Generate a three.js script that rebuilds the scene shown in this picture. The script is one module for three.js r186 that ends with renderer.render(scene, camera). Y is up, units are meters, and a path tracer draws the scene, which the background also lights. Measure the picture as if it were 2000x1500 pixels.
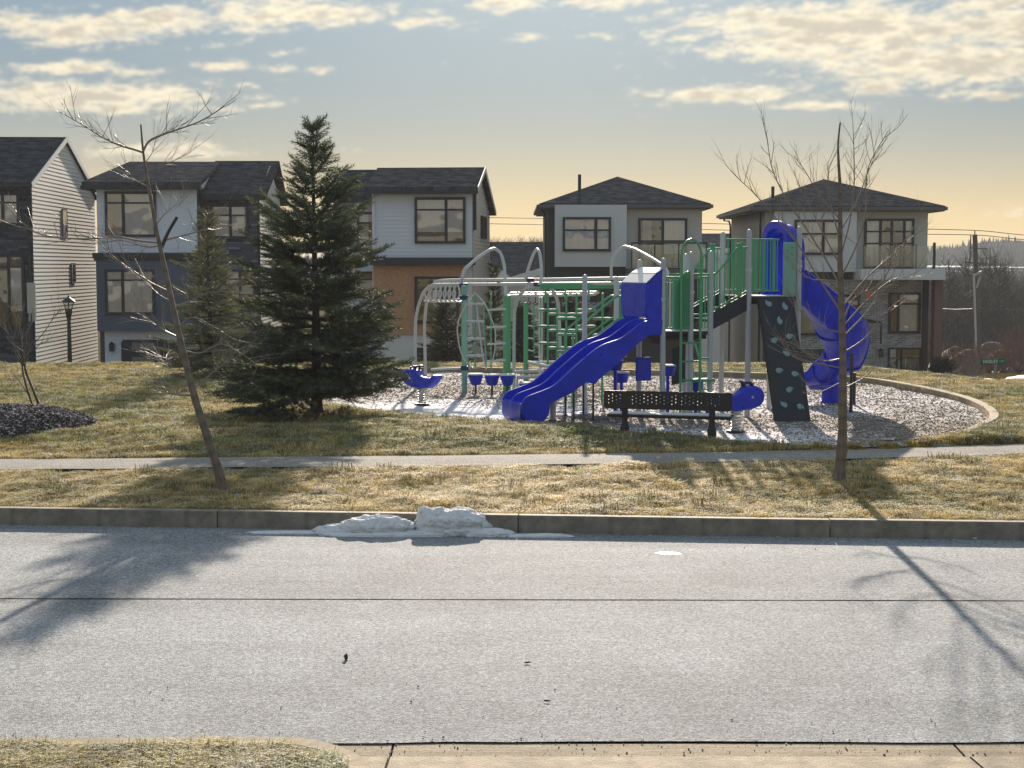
import * as THREE from 'three';
import { mergeGeometries, mergeVertices, toCreasedNormals } from 'three/addons/utils/BufferGeometryUtils.js';
import { RoundedBoxGeometry } from 'three/addons/geometries/RoundedBoxGeometry.js';
import { FontLoader } from 'three/addons/loaders/FontLoader.js';
import { TextGeometry } from 'three/addons/geometries/TextGeometry.js';

// ------------------------------------------------------------------ camera
const scene = new THREE.Scene();
const EYE = new THREE.Vector3(0, 2.9, 0);
const PITCH = 4.55 * Math.PI / 180, FOCAL = 2889;                  // focal length in pixels of a 2000 x 1500 picture
const camera = new THREE.PerspectiveCamera(2 * Math.atan(750 / FOCAL) * 180 / Math.PI, 4 / 3, 0.1, 6000);
camera.position.copy(EYE);
camera.lookAt(0, EYE.y - Math.tan(PITCH), -1);
const renderer = new THREE.WebGLRenderer({ antialias: true });
renderer.toneMapping = THREE.LinearToneMapping;
const EXPOSURE = 2.25;
renderer.toneMappingExposure = EXPOSURE;
renderer.shadowMap.enabled = true;

// ------------------------------------------------------------------ numbers and noise
function rng(seed) { let a = seed >>> 0; return () => { a = (a + 0x6D2B79F5) | 0; let t = Math.imul(a ^ (a >>> 15), 1 | a); t = (t + Math.imul(t ^ (t >>> 7), 61 | t)) ^ t; return ((t ^ (t >>> 14)) >>> 0) / 4294967296; }; }
const V = (x, y, z) => new THREE.Vector3(x, y, z);
const clamp = (v, a = 0, b = 1) => Math.min(b, Math.max(a, v));
const lerp = (a, b, t) => a + (b - a) * t;
const sstep = (a, b, v) => { const t = clamp((v - a) / (b - a)); return t * t * (3 - 2 * t); };
function hash2(x, y) { let h = Math.imul(x, 374761393) + Math.imul(y, 668265263) | 0; h = Math.imul(h ^ (h >>> 13), 1274126177); return ((h ^ (h >>> 16)) >>> 0) / 4294967296; }
function vnoise(x, y, wrap = 0) {
  const xi = Math.floor(x), yi = Math.floor(y), fx = x - xi, fy = y - yi;
  const u = fx * fx * (3 - 2 * fx), v = fy * fy * (3 - 2 * fy);
  const W = wrap ? (n) => ((n % wrap) + wrap) % wrap : (n) => n;
  const a = hash2(W(xi), W(yi)), b = hash2(W(xi + 1), W(yi)), c = hash2(W(xi), W(yi + 1)), d = hash2(W(xi + 1), W(yi + 1));
  return a + (b - a) * u + (c - a) * v + (a - b - c + d) * u * v;
}
function fbm(x, y, oct = 4, wrap = 0) { let s = 0, a = 0.5, n = 0, w = wrap; for (let i = 0; i < oct; i++) { s += a * vnoise(x + i * 17 * (wrap ? 0 : 1), y, w); n += a; a *= 0.5; x *= 2; y *= 2; w *= 2; } return s / n; }

function noise3(x, y, z, oct = 3) { let s = 0, a = .5, n = 0; for (let i = 0; i < oct; i++) { s += a * (vnoise(x + i * 7, y + 3.3) + vnoise(y + 11.1, z + i * 5) + vnoise(z + 23.7, x + 9.2)) / 3; n += a; a *= .5; x *= 2; y *= 2; z *= 2; } return s / n - .5; }
// ------------------------------------------------------------------ sky and sun
const SUN = V(0.045, Math.tan(21.8 * Math.PI / 180), -1).normalize();
{
  const W = 4096, H = 2048, data = new Float32Array(W * H * 4);
  const k = 1.05 / EXPOSURE;
  // cloud banks: [x, y, half width, half height, strength], in pixels of the photograph, so in angles about the eye
  const banks = [[110, 55, 210, 34, .95], [330, 40, 190, 32, .9], [560, 25, 260, 32, .85], [840, 45, 110, 13, .75], [980, 8, 110, 22, .9], [1160, 5, 140, 14, .8], [130, 133, 160, 13, .9],
    [285, 140, 60, 9, .8], [440, 126, 70, 12, .85], [560, 132, 30, 8, .6], [610, 138, 32, 9, .75], [555, 102, 45, 6, .5], [170, 190, 250, 32, 1.05], [60, 165, 80, 12, .6], [450, 207, 110, 11, .7], [490, 170, 26, 5, .5], [400, 166, 20, 5, .5],
    [300, 294, 150, 18, .95], [680, 296, 40, 9, .45], [1650, 60, 330, 62, 1.05], [1850, 120, 330, 50, 1.0], [1560, 100, 220, 30, .9], [1960, 40, 200, 60, .9], [1720, 165, 80, 22, .9], [1930, 185, 110, 14, .85],
    [1420, 185, 150, 18, .95], [1590, 205, 110, 12, .9], [1340, 184, 50, 6, .6], [1030, 72, 70, 11, .6], [1165, 70, 60, 9, .6], [1260, 86, 26, 5, .5], [1035, 245, 30, 4, .35], [1240, 245, 30, 4, .3], [1940, 420, 120, 14, .45], [1400, 420, 60, 8, .3], [1880, 455, 120, 8, .3], [520, 85, 240, 6, .25]];
  for (let j = 0; j < H; j++) {
    const el = (j + 0.5) / H * Math.PI - Math.PI / 2, ce = Math.cos(el), se = Math.sin(el), eld = el * 180 / Math.PI;
    for (let i = 0; i < W; i++) {
      const az = (i + 0.5) / W * 2 * Math.PI - Math.PI, o = (j * W + i) * 4;
      const x = ce * Math.cos(az), z = ce * Math.sin(az);
      const cs = x * SUN.x + se * SUN.y + z * SUN.z;
      const e = Math.max(eld, 0);
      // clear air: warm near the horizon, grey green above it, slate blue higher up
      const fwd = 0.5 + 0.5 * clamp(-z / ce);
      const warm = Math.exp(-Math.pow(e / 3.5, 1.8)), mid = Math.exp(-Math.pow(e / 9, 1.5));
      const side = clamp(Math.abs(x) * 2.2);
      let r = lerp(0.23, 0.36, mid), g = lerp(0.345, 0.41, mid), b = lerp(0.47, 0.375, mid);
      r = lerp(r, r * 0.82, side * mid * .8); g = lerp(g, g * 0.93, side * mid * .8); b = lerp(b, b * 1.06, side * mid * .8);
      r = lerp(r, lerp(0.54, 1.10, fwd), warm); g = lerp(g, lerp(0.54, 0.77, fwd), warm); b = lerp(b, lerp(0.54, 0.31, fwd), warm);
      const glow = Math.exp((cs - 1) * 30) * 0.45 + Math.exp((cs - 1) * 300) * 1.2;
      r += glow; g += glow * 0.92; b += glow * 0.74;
      if (eld > 0.05) {
        // where this direction lies in the photograph
        let c = 0, fx = 0, fy = 0, infr = 0;
        if (z < -0.3 && eld < 30) {
          const depth = -(z * Math.cos(PITCH)) - se * Math.sin(PITCH);
          fx = 1000 + FOCAL * x / depth; fy = 750 - FOCAL * (se * Math.cos(PITCH) - z * Math.sin(PITCH)) / depth;
          infr = sstep(-500, -150, fx) * (1 - sstep(2150, 2500, fx)) * sstep(-320, -60, fy);
        }
        const q = 1 / (se + 0.02), px = x * q, pz = z * q;
        let dens = 0, thick = 0;
        if (infr > 0) {
          const dx = (fbm(fx / 55, fy / 22, 3) - .5) * 60, dy = (fbm(fx / 60 + 50, fy / 20 + 9, 3) - .5) * 20;
          for (const [bx, by, hw, hh, s] of banks) {
            const u = (fx + dx - bx) / hw, v = (fy + dy - by) / hh, d2 = u * u + v * v;
            if (d2 < 4) c = Math.max(c, s * Math.exp(-d2 * .85));
          }
          const n = fbm(fx / 46 + fy / 30, fy / 12, 5), n2 = fbm(fx / 20 + fy / 9 + 31, fy / 6 + 7, 4), n3 = fbm(fx / 9 + fy / 5, fy / 3.6, 3);
          dens = sstep(0.27, 0.88, c * 0.98 + (n - 0.5) * 0.78 + (n2 - .5) * .52 + (n3 - .5) * .30);
          thick = sstep(.62, 1.15, c + (n - .5) * .9 + (fbm(fx / 30 + 5, (fy - 8) / 8, 4) - .5) * .9 + (n3 - .5) * .25);
        }
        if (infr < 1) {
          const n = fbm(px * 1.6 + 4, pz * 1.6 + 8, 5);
          const g2 = sstep(0.42, 0.68, n + (fbm(px * .35, pz * .35 + 3, 2) - .5) * .5) * sstep(0.5, 6, eld);  // unseen cloud cover outside the view, thickened to brighten the shade
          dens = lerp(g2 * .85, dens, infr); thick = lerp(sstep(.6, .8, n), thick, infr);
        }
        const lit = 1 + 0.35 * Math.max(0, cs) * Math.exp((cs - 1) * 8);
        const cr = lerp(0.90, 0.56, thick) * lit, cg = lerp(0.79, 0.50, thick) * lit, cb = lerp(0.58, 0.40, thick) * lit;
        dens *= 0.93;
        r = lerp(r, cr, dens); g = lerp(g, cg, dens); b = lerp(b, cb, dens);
      } else if (eld <= 0) { const t = clamp(-eld / 6); r = lerp(r, .12, t); g = lerp(g, .115, t); b = lerp(b, .10, t); }
      data[o] = r * k; data[o + 1] = g * k; data[o + 2] = b * k; data[o + 3] = 1;
    }
  }
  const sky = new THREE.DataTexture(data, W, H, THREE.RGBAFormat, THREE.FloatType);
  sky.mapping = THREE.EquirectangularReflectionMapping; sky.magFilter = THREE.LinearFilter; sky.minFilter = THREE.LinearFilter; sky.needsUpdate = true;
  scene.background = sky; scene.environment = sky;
}
const sun = new THREE.DirectionalLight(new THREE.Color(1.0, 0.86, 0.70), 4.1);
sun.position.copy(SUN).multiplyScalar(120); sun.target.position.set(0, 0, -25);
sun.position.add(sun.target.position);
sun.castShadow = true; sun.shadow.mapSize.set(4096, 4096); sun.shadow.radius = 1.6;
Object.assign(sun.shadow.camera, { left: -60, right: 60, top: 60, bottom: -60, near: 1, far: 400 });
sun.name = 'sun'; scene.add(sun, sun.target);
scene.fog = new THREE.FogExp2(new THREE.Color(0.84, 0.89, 0.97), 0.0005);
console.log('sky done');

// ------------------------------------------------------------------ placing and building helpers
// the point that the photograph shows at pixel (px, py), d metres in front of the eye
function at(px, py, d) {
  const u = (px - 1000) / FOCAL, v = (750 - py) / FOCAL, s = Math.sin(PITCH), c = Math.cos(PITCH), k = d / (c + v * s);
  return V(u * k, EYE.y + (v * c - s) * k, -d);
}
const taken = {};
function numbered(n) { if (!(n in taken)) { taken[n] = 0; return n; } taken[n]++; return n + '_' + String(taken[n]).padStart(3, '0'); }
function prep(g) { g = g.index ? g.toNonIndexed() : g; for (const k of Object.keys(g.attributes)) if (!['position', 'normal', 'uv', 'color'].includes(k)) g.deleteAttribute(k); if (!g.attributes.normal) g.computeVertexNormals(); if (!g.attributes.uv) g.setAttribute('uv', new THREE.BufferAttribute(new Float32Array(g.attributes.position.count * 2), 2)); return g; }
function joined(gs) { gs = (Array.isArray(gs) ? gs : [gs]).map(prep); return gs.length === 1 ? gs[0] : mergeGeometries(gs); }
function mesh(name, gs, m, parent = scene) { const o = new THREE.Mesh(joined(gs), m); o.name = parent === scene ? numbered(name) : name; o.castShadow = o.receiveShadow = true; parent.add(o); return o; }
function tag(o, label, category, group) { o.userData.label = label; o.userData.category = category; if (group) o.userData.group = group; return o; }
function thing(name, label, category, p = V(0, 0, 0), turn = 0, group) { const o = new THREE.Group(); o.name = numbered(name); o.position.copy(p); o.rotation.y = turn; scene.add(o); return tag(o, label, category, group); }
function struct(name, gs, m) { const o = mesh(name, gs, m); o.userData.kind = 'structure'; return o; }
function box(x0, x1, y0, y1, z0, z1) { const g = new THREE.BoxGeometry(x1 - x0, y1 - y0, z1 - z0); g.translate((x0 + x1) / 2, (y0 + y1) / 2, (z0 + z1) / 2); return g; }
function rbox(w, h, d, r = 0.01, s = 2) { return new RoundedBoxGeometry(w, h, d, s, r); }
function bar(a, b, r, n = 8, r2 = r) { const d = b.clone().sub(a), g = new THREE.CylinderGeometry(r2, r, d.length(), n, 1); g.applyQuaternion(new THREE.Quaternion().setFromUnitVectors(V(0, 1, 0), d.normalize())); g.translate((a.x + b.x) / 2, (a.y + b.y) / 2, (a.z + b.z) / 2); return g; }
function beam(a, b, w, h) { const d = b.clone().sub(a), g = new THREE.BoxGeometry(w, h, d.length()); const m = new THREE.Matrix4().lookAt(a, b, V(0, 1, 0)); g.applyMatrix4(m); g.translate((a.x + b.x) / 2, (a.y + b.y) / 2, (a.z + b.z) / 2); return g; }
function pipe(pts, r, seg = 24, n = 8, tension = 0.5) { return new THREE.TubeGeometry(new THREE.CatmullRomCurve3(pts, false, 'catmullrom', tension), seg, r, n, false); }
// a tapered limb through points, closed at the tip
function limb(pts, r0, r1, n = 6, seg = 0, flare = 0, pw = .85) {
  const c = new THREE.CatmullRomCurve3(pts), m = seg || Math.max(2, pts.length * 2);
  const fr = c.computeFrenetFrames(m, false), pos = [], uv = [], idx = [];
  for (let i = 0; i <= m; i++) {
    const t = i / m, p = c.getPointAt(t), r = lerp(r0, r1, Math.pow(t, pw)) * (1 + flare * Math.exp(-t * 26)) * (1 + .22 * (vnoise(t * 37 + pts[0].x * 9, r0 * 500) - .5));
    for (let k = 0; k <= n; k++) { const a = k / n * 2 * Math.PI, q = fr.normals[i].clone().multiplyScalar(Math.cos(a) * r).addScaledVector(fr.binormals[i], Math.sin(a) * r).add(p); pos.push(q.x, q.y, q.z); uv.push(k / n * r0 * 6.28, t * c.getLength()); }
  }
  for (let i = 0; i < m; i++) for (let k = 0; k < n; k++) { const a = i * (n + 1) + k, b = a + n + 1; idx.push(a, a + 1, b, b, a + 1, b + 1); }
  const g = new THREE.BufferGeometry(); g.setAttribute('position', new THREE.Float32BufferAttribute(pos, 3)); g.setAttribute('uv', new THREE.Float32BufferAttribute(uv, 2)); g.setIndex(idx); g.computeVertexNormals(); return g;
}
function tris(pos, uv) { const g = new THREE.BufferGeometry(); g.setAttribute('position', new THREE.Float32BufferAttribute(pos, 3)); if (uv) g.setAttribute('uv', new THREE.Float32BufferAttribute(uv, 2)); g.computeVertexNormals(); return g; }

// ------------------------------------------------------------------ textures and materials
function tex(w, h, f, srgb = true) {                                // f(u, v) -> [r, g, b], 0 to 1
  const d = new Uint8Array(w * h * 4);
  for (let j = 0; j < h; j++) for (let i = 0; i < w; i++) { const c = f((i + .5) / w, (j + .5) / h, i, j), o = (j * w + i) * 4; d[o] = clamp(c[0]) * 255; d[o + 1] = clamp(c[1]) * 255; d[o + 2] = clamp(c[2]) * 255; d[o + 3] = 255; }
  const t = new THREE.DataTexture(d, w, h); t.wrapS = t.wrapT = THREE.RepeatWrapping; t.magFilter = THREE.LinearFilter; t.minFilter = THREE.LinearMipmapLinearFilter; t.generateMipmaps = true; if (srgb) t.colorSpace = THREE.SRGBColorSpace; t.needsUpdate = true; return t;
}
const rgb = (r, g, b) => new THREE.Color().setRGB(r, g, b);
const mat = (c, rough = 0.8, extra = {}) => new THREE.MeshStandardMaterial({ color: Array.isArray(c) ? rgb(...c) : c, roughness: rough, ...extra });
const phys = (c, rough = 0.8, extra = {}) => new THREE.MeshPhysicalMaterial({ color: Array.isArray(c) ? rgb(...c) : c, roughness: rough, ...extra });
function rep(t, sx, sy) { const c = t.clone(); c.repeat.set(sx, sy); c.needsUpdate = true; return c; }
const grainTex = tex(512, 512, (u, v) => { const n = 0.82 + 0.25 * (fbm(u * 32, v * 32, 4, 32) - 0.5) + 0.14 * (vnoise(u * 256, v * 256, 256) - 0.5); return [n, n, n]; });
const fineBump = tex(512, 512, (u, v) => { const n = 0.5 * vnoise(u * 128, v * 128, 128) + 0.5 * vnoise(u * 300, v * 300, 300); return [n, n, n]; }, false);
// ------------------------------------------------------------------ the lie of the land
function on(px, py, h) {                                            // the point of the level h that the photograph shows at that pixel
  const u = (px - 1000) / FOCAL, v = (750 - py) / FOCAL, s = Math.sin(PITCH), c = Math.cos(PITCH), k = (h - EYE.y) / (v * c - s);
  return V(u * k, h, -(c + v * s) * k);
}
const kerbZ = (x) => -15.98 + 0.0898 * 14 * Math.tanh(x / 14);       // foot of the far kerb
const nearZ = -8.86;                                                // edge of the asphalt on this side
const pathPts = [[-40, -21.2], [-14, -19.6], [-6.6, -19.35], [-1, -19.75], [2.8, -20.1], [5.2, -20.55], [7.3, -21.05], [14, -22.6], [40, -27]];
function pathZ(x) { for (let i = 1; i < pathPts.length; i++) if (x <= pathPts[i][0]) { const [a, b] = [pathPts[i - 1], pathPts[i]], t = clamp((x - a[0]) / (b[0] - a[0])); return lerp(a[1], b[1], t); } return -27; }
const pathHalf = 0.52, PLAY_Y = 0.36, PATH_Y = 0.30;
const playCurve = new THREE.CatmullRomCurve3([[655, 798], [800, 815], [950, 829], [1130, 838], [1250, 851], [1400, 861], [1550, 867], [1800, 861], [1935, 833], [1900, 792], [1770, 760], [1670, 746], [1480, 738], [1250, 732], [1000, 728], [830, 727], [690, 738], [600, 765]].map(([a, b]) => on(a, b, PLAY_Y)), true);
const playPoly = playCurve.getPoints(140);
const playC = V(2.2, 0, -28);
function inPlay(x, z) { let c = false; for (let i = 0, j = playPoly.length - 1; i < playPoly.length; j = i++) { const a = playPoly[i], b = playPoly[j]; if ((a.z > z) !== (b.z > z) && x < (b.x - a.x) * (z - a.z) / (b.z - a.z) + a.x) c = !c; } return c; }
function playDist(x, z) { let m = 1e9; for (let i = 0; i < playPoly.length; i += 2) { const a = playPoly[i]; m = Math.min(m, (a.x - x) ** 2 + (a.z - z) ** 2); } return Math.sqrt(m); }
function lumps(x, z) { return (fbm(x * 1.3, z * 1.3, 3) - .5) * .08 + (fbm(x * 4 + 9, z * 4, 3) - .5) * .065; }
function gh(x, z, smooth = false) {
  const d = -z, kz = kerbZ(x) - 0.17;
  if (z > kz + 0.02) return z > nearZ - 0.02 ? (z > -1.5 ? 0.05 : -0.10) : -0.08;
  let h = d < 19 ? lerp(0.165, 0.27, sstep(-kz, 19, d)) : lerp(0.27, 0.43, sstep(20.2, 22.5, d));
  h += sstep(22.5, 34, d) * .03;
  const r = sstep(7, 12, x), l = sstep(-9, -16, x);
  h = lerp(h, -2.2, sstep(36.5 - 7.5 * r, 50, d));
  h = lerp(h, -5, sstep(66, 110, d)); h = lerp(h, -7, sstep(110, 170, d));
  if (d < 60 && !smooth) h += lumps(x, z) * sstep(0, .25, kz - z) * (d > 45 ? .5 : 1);
  const pd = Math.abs(z - pathZ(x));
  if (pd < pathHalf + .18) h = lerp(Math.min(h, PATH_Y - 0.035), h + (z < pathZ(x) ? .03 : .0), sstep(pathHalf - .02, pathHalf + .18, pd));
  if (d > 19.9 && d < 38 && x > -7 && x < 11) {
    if (inPlay(x, z)) h = Math.min(h, lerp(h, PLAY_Y - 0.12, sstep(0, .2, playDist(x, z)))); else { const q = playDist(x, z); if (q < .5) h = lerp(Math.max(PLAY_Y - .01, Math.min(h, PLAY_Y + .06)), h, sstep(0, .5, q)); }
  }
  return h;
}

// ------------------------------------------------------------------ ground cover and paving materials
const lawnTex = tex(1024, 1024, (u, v) => {
  const a = fbm(u * 24, v * 24, 4, 24), b = fbm(u * 90 + .3, v * 90, 3, 90), c = vnoise(u * 340, v * 340, 340);
  const t = clamp(.5 + (a - .5) * 1.4 + (b - .5) * 1.2), k = .62 + .5 * c;
  return [lerp(.36, .62, t) * k, lerp(.31, .53, t) * k, lerp(.19, .31, t) * k];
});
const asphaltTex = tex(2048, 2048, (u, v, i, j) => {
  const c = hash2(i, j), c2 = hash2(i >> 1, j >> 1), s = hash2((i + 7) >> 2, (j + 3) >> 2);
  const s3 = hash2((i >> 3) + 91, (j >> 3) + 5), s4 = hash2((i >> 4) + 17, (j >> 4) + 44);
  let n = .56 + (c - .5) * .16 + (c2 - .5) * .22 + (s > .96 ? .16 : 0) - (s < .05 ? .14 : 0) + (s3 - .5) * .20 + (s4 - .5) * .13;
  const w = fbm(u * 6, v * 40, 4, 2) * 0 + fbm(u * 5, v * 5, 4, 5) - .5;
  n += w * .12;
  return [n * .985, n * .99, n * 1.0];
});
const asphaltBump = tex(1024, 1024, (u, v, i, j) => { const n = .5 * hash2(i, j) + .5 * hash2(i >> 1, j >> 1); return [n, n, n]; }, false);
const concreteTex = tex(1024, 1024, (u, v, i, j) => { const a = fbm(u * 12, v * 12, 5, 12), c = hash2(i, j), s = hash2(i >> 2, j >> 2); const n = .70 + (a - .5) * .28 + (c - .5) * .12 + (s > .985 ? .2 : 0) - (s < .012 ? .25 : 0); return [n, n * .95, n * .86]; });
const M = {
  lawn: phys([.95, .95, .95], .95, { specularIntensity: 0, map: lawnTex, vertexColors: true, bumpMap: fineBump, bumpScale: .02 }),
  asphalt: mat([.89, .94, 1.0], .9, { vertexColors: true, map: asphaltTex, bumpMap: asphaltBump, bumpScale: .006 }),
  base: mat([.10, .10, .10], .95),
  concrete: mat([.62, .62, .62], .8, { map: concreteTex, bumpMap: fineBump, bumpScale: .004 }),
  kerb: mat([.46, .45, .44], .8, { map: concreteTex, bumpMap: fineBump, bumpScale: .004 }),
  apron: mat([.60, .56, .50], .85, { map: concreteTex, bumpMap: fineBump, bumpScale: .006 }),
  snow: phys([.86, .88, .90], .75, { bumpMap: fineBump, bumpScale: .01 }),
};
function gridXZ(xs, zs, hf, uvk, colf) {
  const pos = [], uv = [], idx = [], col = [], nx = xs.length, nz = zs.length;
  for (let j = 0; j < nz; j++) for (let i = 0; i < nx; i++) { const x = xs[i], z = zs[j]; pos.push(x, hf(x, z), z); uv.push(x * uvk, z * uvk); if (colf) col.push(...colf(x, z)); }
  for (let j = 0; j < nz - 1; j++) for (let i = 0; i < nx - 1; i++) { const a = j * nx + i, b = a + nx; idx.push(a, b, a + 1, b, b + 1, a + 1); }
  const g = new THREE.BufferGeometry(); g.setAttribute('position', new THREE.Float32BufferAttribute(pos, 3)); g.setAttribute('uv', new THREE.Float32BufferAttribute(uv, 2)); if (colf) g.setAttribute('color', new THREE.Float32BufferAttribute(col, 3)); g.setIndex(idx); g.computeVertexNormals();
  if (g.attributes.normal.getY(Math.floor(nx * nz / 2)) < 0) { g.setIndex(idx.reverse()); g.computeVertexNormals(); }
  return g;
}
const range = (a, b, s) => { const o = []; for (let x = a; x < b - 1e-6; x += s) o.push(x); o.push(b); return o; };
// how straw-dry (0) or green (1) the turf is at a place
function green(x, z) { return clamp(.20 + (fbm(x * .45 + 3, z * .45, 3) - .5) * 1.1 + (z < -21 ? .28 : -.08) + (fbm(x * 2.2, z * 2.2 + 5, 2) - .5) * .9); }
{
  const xs = [-900, -500, -250, -120, -70, -45, -32, -24, -19, -16, ...range(-14, 14, .13), 15, 17, 20, 25, 32, 45, 60, 80, 110, 160, 300, 600, 900];
  const zs = [40, 20, 8, 0, -4, -6.5, -7.5, -8.2, -8.86, -9.2, -12, -15, ...range(-15.6, -38, .13).length ? [] : [], ...range(15.6, 38, .13).map((v) => -v), -39, -40, -42, -44, -46, -48, -50, -53, -57, -62, -66, -72, -80, -90, -100, -115, -130, -150, -180, -230, -300, -420, -600, -900, -1400, -2200];
  const colf = (x, z) => { const g = green(x, z); return -z > 60 ? [.55, .55, .55] : [lerp(1.0, .62, g), lerp(.92, .74, g), lerp(.72, .48, g)]; };
  struct('ground', gridXZ(xs, zs, gh, .22, colf), M.lawn);
}
// road: two lanes laid as separate passes with an open seam between them
{
  const seamZ = -12.72, bow = (x) => seamZ + 0.010 * x;
  const lane = (name, za, zb, y0) => { const xs = range(-44, 44, .4), pos = [], uv = [], idx = [], col = []; const N = 70;
    xs.forEach((x) => { for (let k = 0; k <= N; k++) { const z = lerp(za(x), zb(x), k / N); pos.push(x, y0, z); uv.push(x / 3.1, z / 3.1); const b = 1 + (fbm(x * .22 + 3, z * 2.6, 4) - .5) * .34 + (fbm(x * .9, z * 1.1 + 7, 3) - .5) * .20 + (fbm(x * .5 + 31, z * 9, 2) - .5) * .12; col.push(b, b, b); } });
    for (let i = 0; i < xs.length - 1; i++) for (let k = 0; k < N; k++) { const a = i * (N + 1) + k, b = a + N + 1; idx.push(a, a + 1, b, b, a + 1, b + 1); }
    const g = new THREE.BufferGeometry(); g.setAttribute('position', new THREE.Float32BufferAttribute(pos, 3)); g.setAttribute('uv', new THREE.Float32BufferAttribute(uv, 2)); g.setAttribute('color', new THREE.Float32BufferAttribute(col, 3)); g.setIndex(idx); g.computeVertexNormals(); if (g.attributes.normal.getY(0) < 0) { g.setIndex(idx.reverse()); g.computeVertexNormals(); }
    return struct(name, g, M.asphalt); };
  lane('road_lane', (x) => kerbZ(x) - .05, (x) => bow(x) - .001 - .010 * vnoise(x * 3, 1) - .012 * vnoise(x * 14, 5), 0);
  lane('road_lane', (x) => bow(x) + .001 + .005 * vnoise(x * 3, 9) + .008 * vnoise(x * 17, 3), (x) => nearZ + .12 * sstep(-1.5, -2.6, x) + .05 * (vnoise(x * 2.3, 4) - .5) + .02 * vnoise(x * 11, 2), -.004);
  struct('road_base', box(-44, 44, -.075, -.03, -20, nearZ + .10), M.base);
}
// far kerb: cast stones with open joints
{
  const kerb = new THREE.Group(); kerb.name = 'kerb'; kerb.userData.kind = 'structure'; scene.add(kerb);
  const ends = []; for (let x = -36.75; x < 37; x += 3.345) ends.push(x + .02);
  const sh = new THREE.Shape(); sh.moveTo(0, -.12); sh.lineTo(.165, -.12); sh.lineTo(.165, .185); sh.lineTo(.035, .19); sh.quadraticCurveTo(.022, .19, .018, .172); sh.lineTo(0, -.12);
  for (let i = 0; i < ends.length - 1; i++) {
    const a = V(ends[i] + .006, 0, kerbZ(ends[i])), b = V(ends[i + 1] - .006, 0, kerbZ(ends[i + 1])), L = a.distanceTo(b);
    const g = new THREE.ExtrudeGeometry(sh, { depth: L, bevelEnabled: false, steps: 1 });   // x = away from the road, z = along
    const o = mesh('kerb_stone', g, M.kerb, kerb); o.position.copy(a); o.rotation.y = Math.PI / 2 + Math.atan2(-(b.z - a.z), b.x - a.x); o.position.y += (hash2(i, 5) - .5) * .006;
  }
}
// asphalt footpath behind the verge, widened where it meets the playground
{
  const xs = range(-40, 40, .5), pos = [], uv = [], idx = [];
  xs.forEach((x) => { const z = pathZ(x), e = (vnoise(x * 2.1, 3) - .5) * .05, e2 = (vnoise(x * 1.7, 8) - .5) * .06; for (let k = 0; k <= 4; k++) { const zz = lerp(z - pathHalf + e, z + pathHalf + e2, k / 4); pos.push(x, PATH_Y + .008 * Math.sin(k / 4 * Math.PI), zz); uv.push(x / 2.3, zz / 2.3); } });
  for (let i = 0; i < xs.length - 1; i++) for (let k = 0; k < 4; k++) { const a = i * 5 + k, b = a + 5; idx.push(a, a + 1, b, b, a + 1, b + 1); }
  const g = new THREE.BufferGeometry(); g.setAttribute('position', new THREE.Float32BufferAttribute(pos, 3)); g.setAttribute('uv', new THREE.Float32BufferAttribute(uv, 2)); g.setIndex(idx.reverse()); g.computeVertexNormals(); if (g.attributes.normal.getY(0) < 0) { g.setIndex(idx.reverse()); g.computeVertexNormals(); }
  struct('footpath', g, phys([.98, .94, .87], .9, { specularIntensity: .4, map: rep(asphaltTex, 1, 1), bumpMap: asphaltBump, bumpScale: .005 }));
  const c = [on(1600, 874, PATH_Y), on(1860, 872, PATH_Y), on(1815, 860, .34), on(1690, 866, .34)].map((p, i) => V(p.x, i < 2 ? PATH_Y + .012 : PLAY_Y + .012, p.z));
  const pad = prep(tris([c[0], c[1], c[2], c[0], c[2], c[3]].flatMap((p) => [p.x, p.y, p.z]), [c[0], c[1], c[2], c[0], c[2], c[3]].flatMap((p) => [p.x / 2.3, p.z / 2.3])));
  struct('path_ramp', pad, phys([.98, .94, .87], .9, { specularIntensity: .4, map: asphaltTex, side: THREE.DoubleSide }));
}
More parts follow.
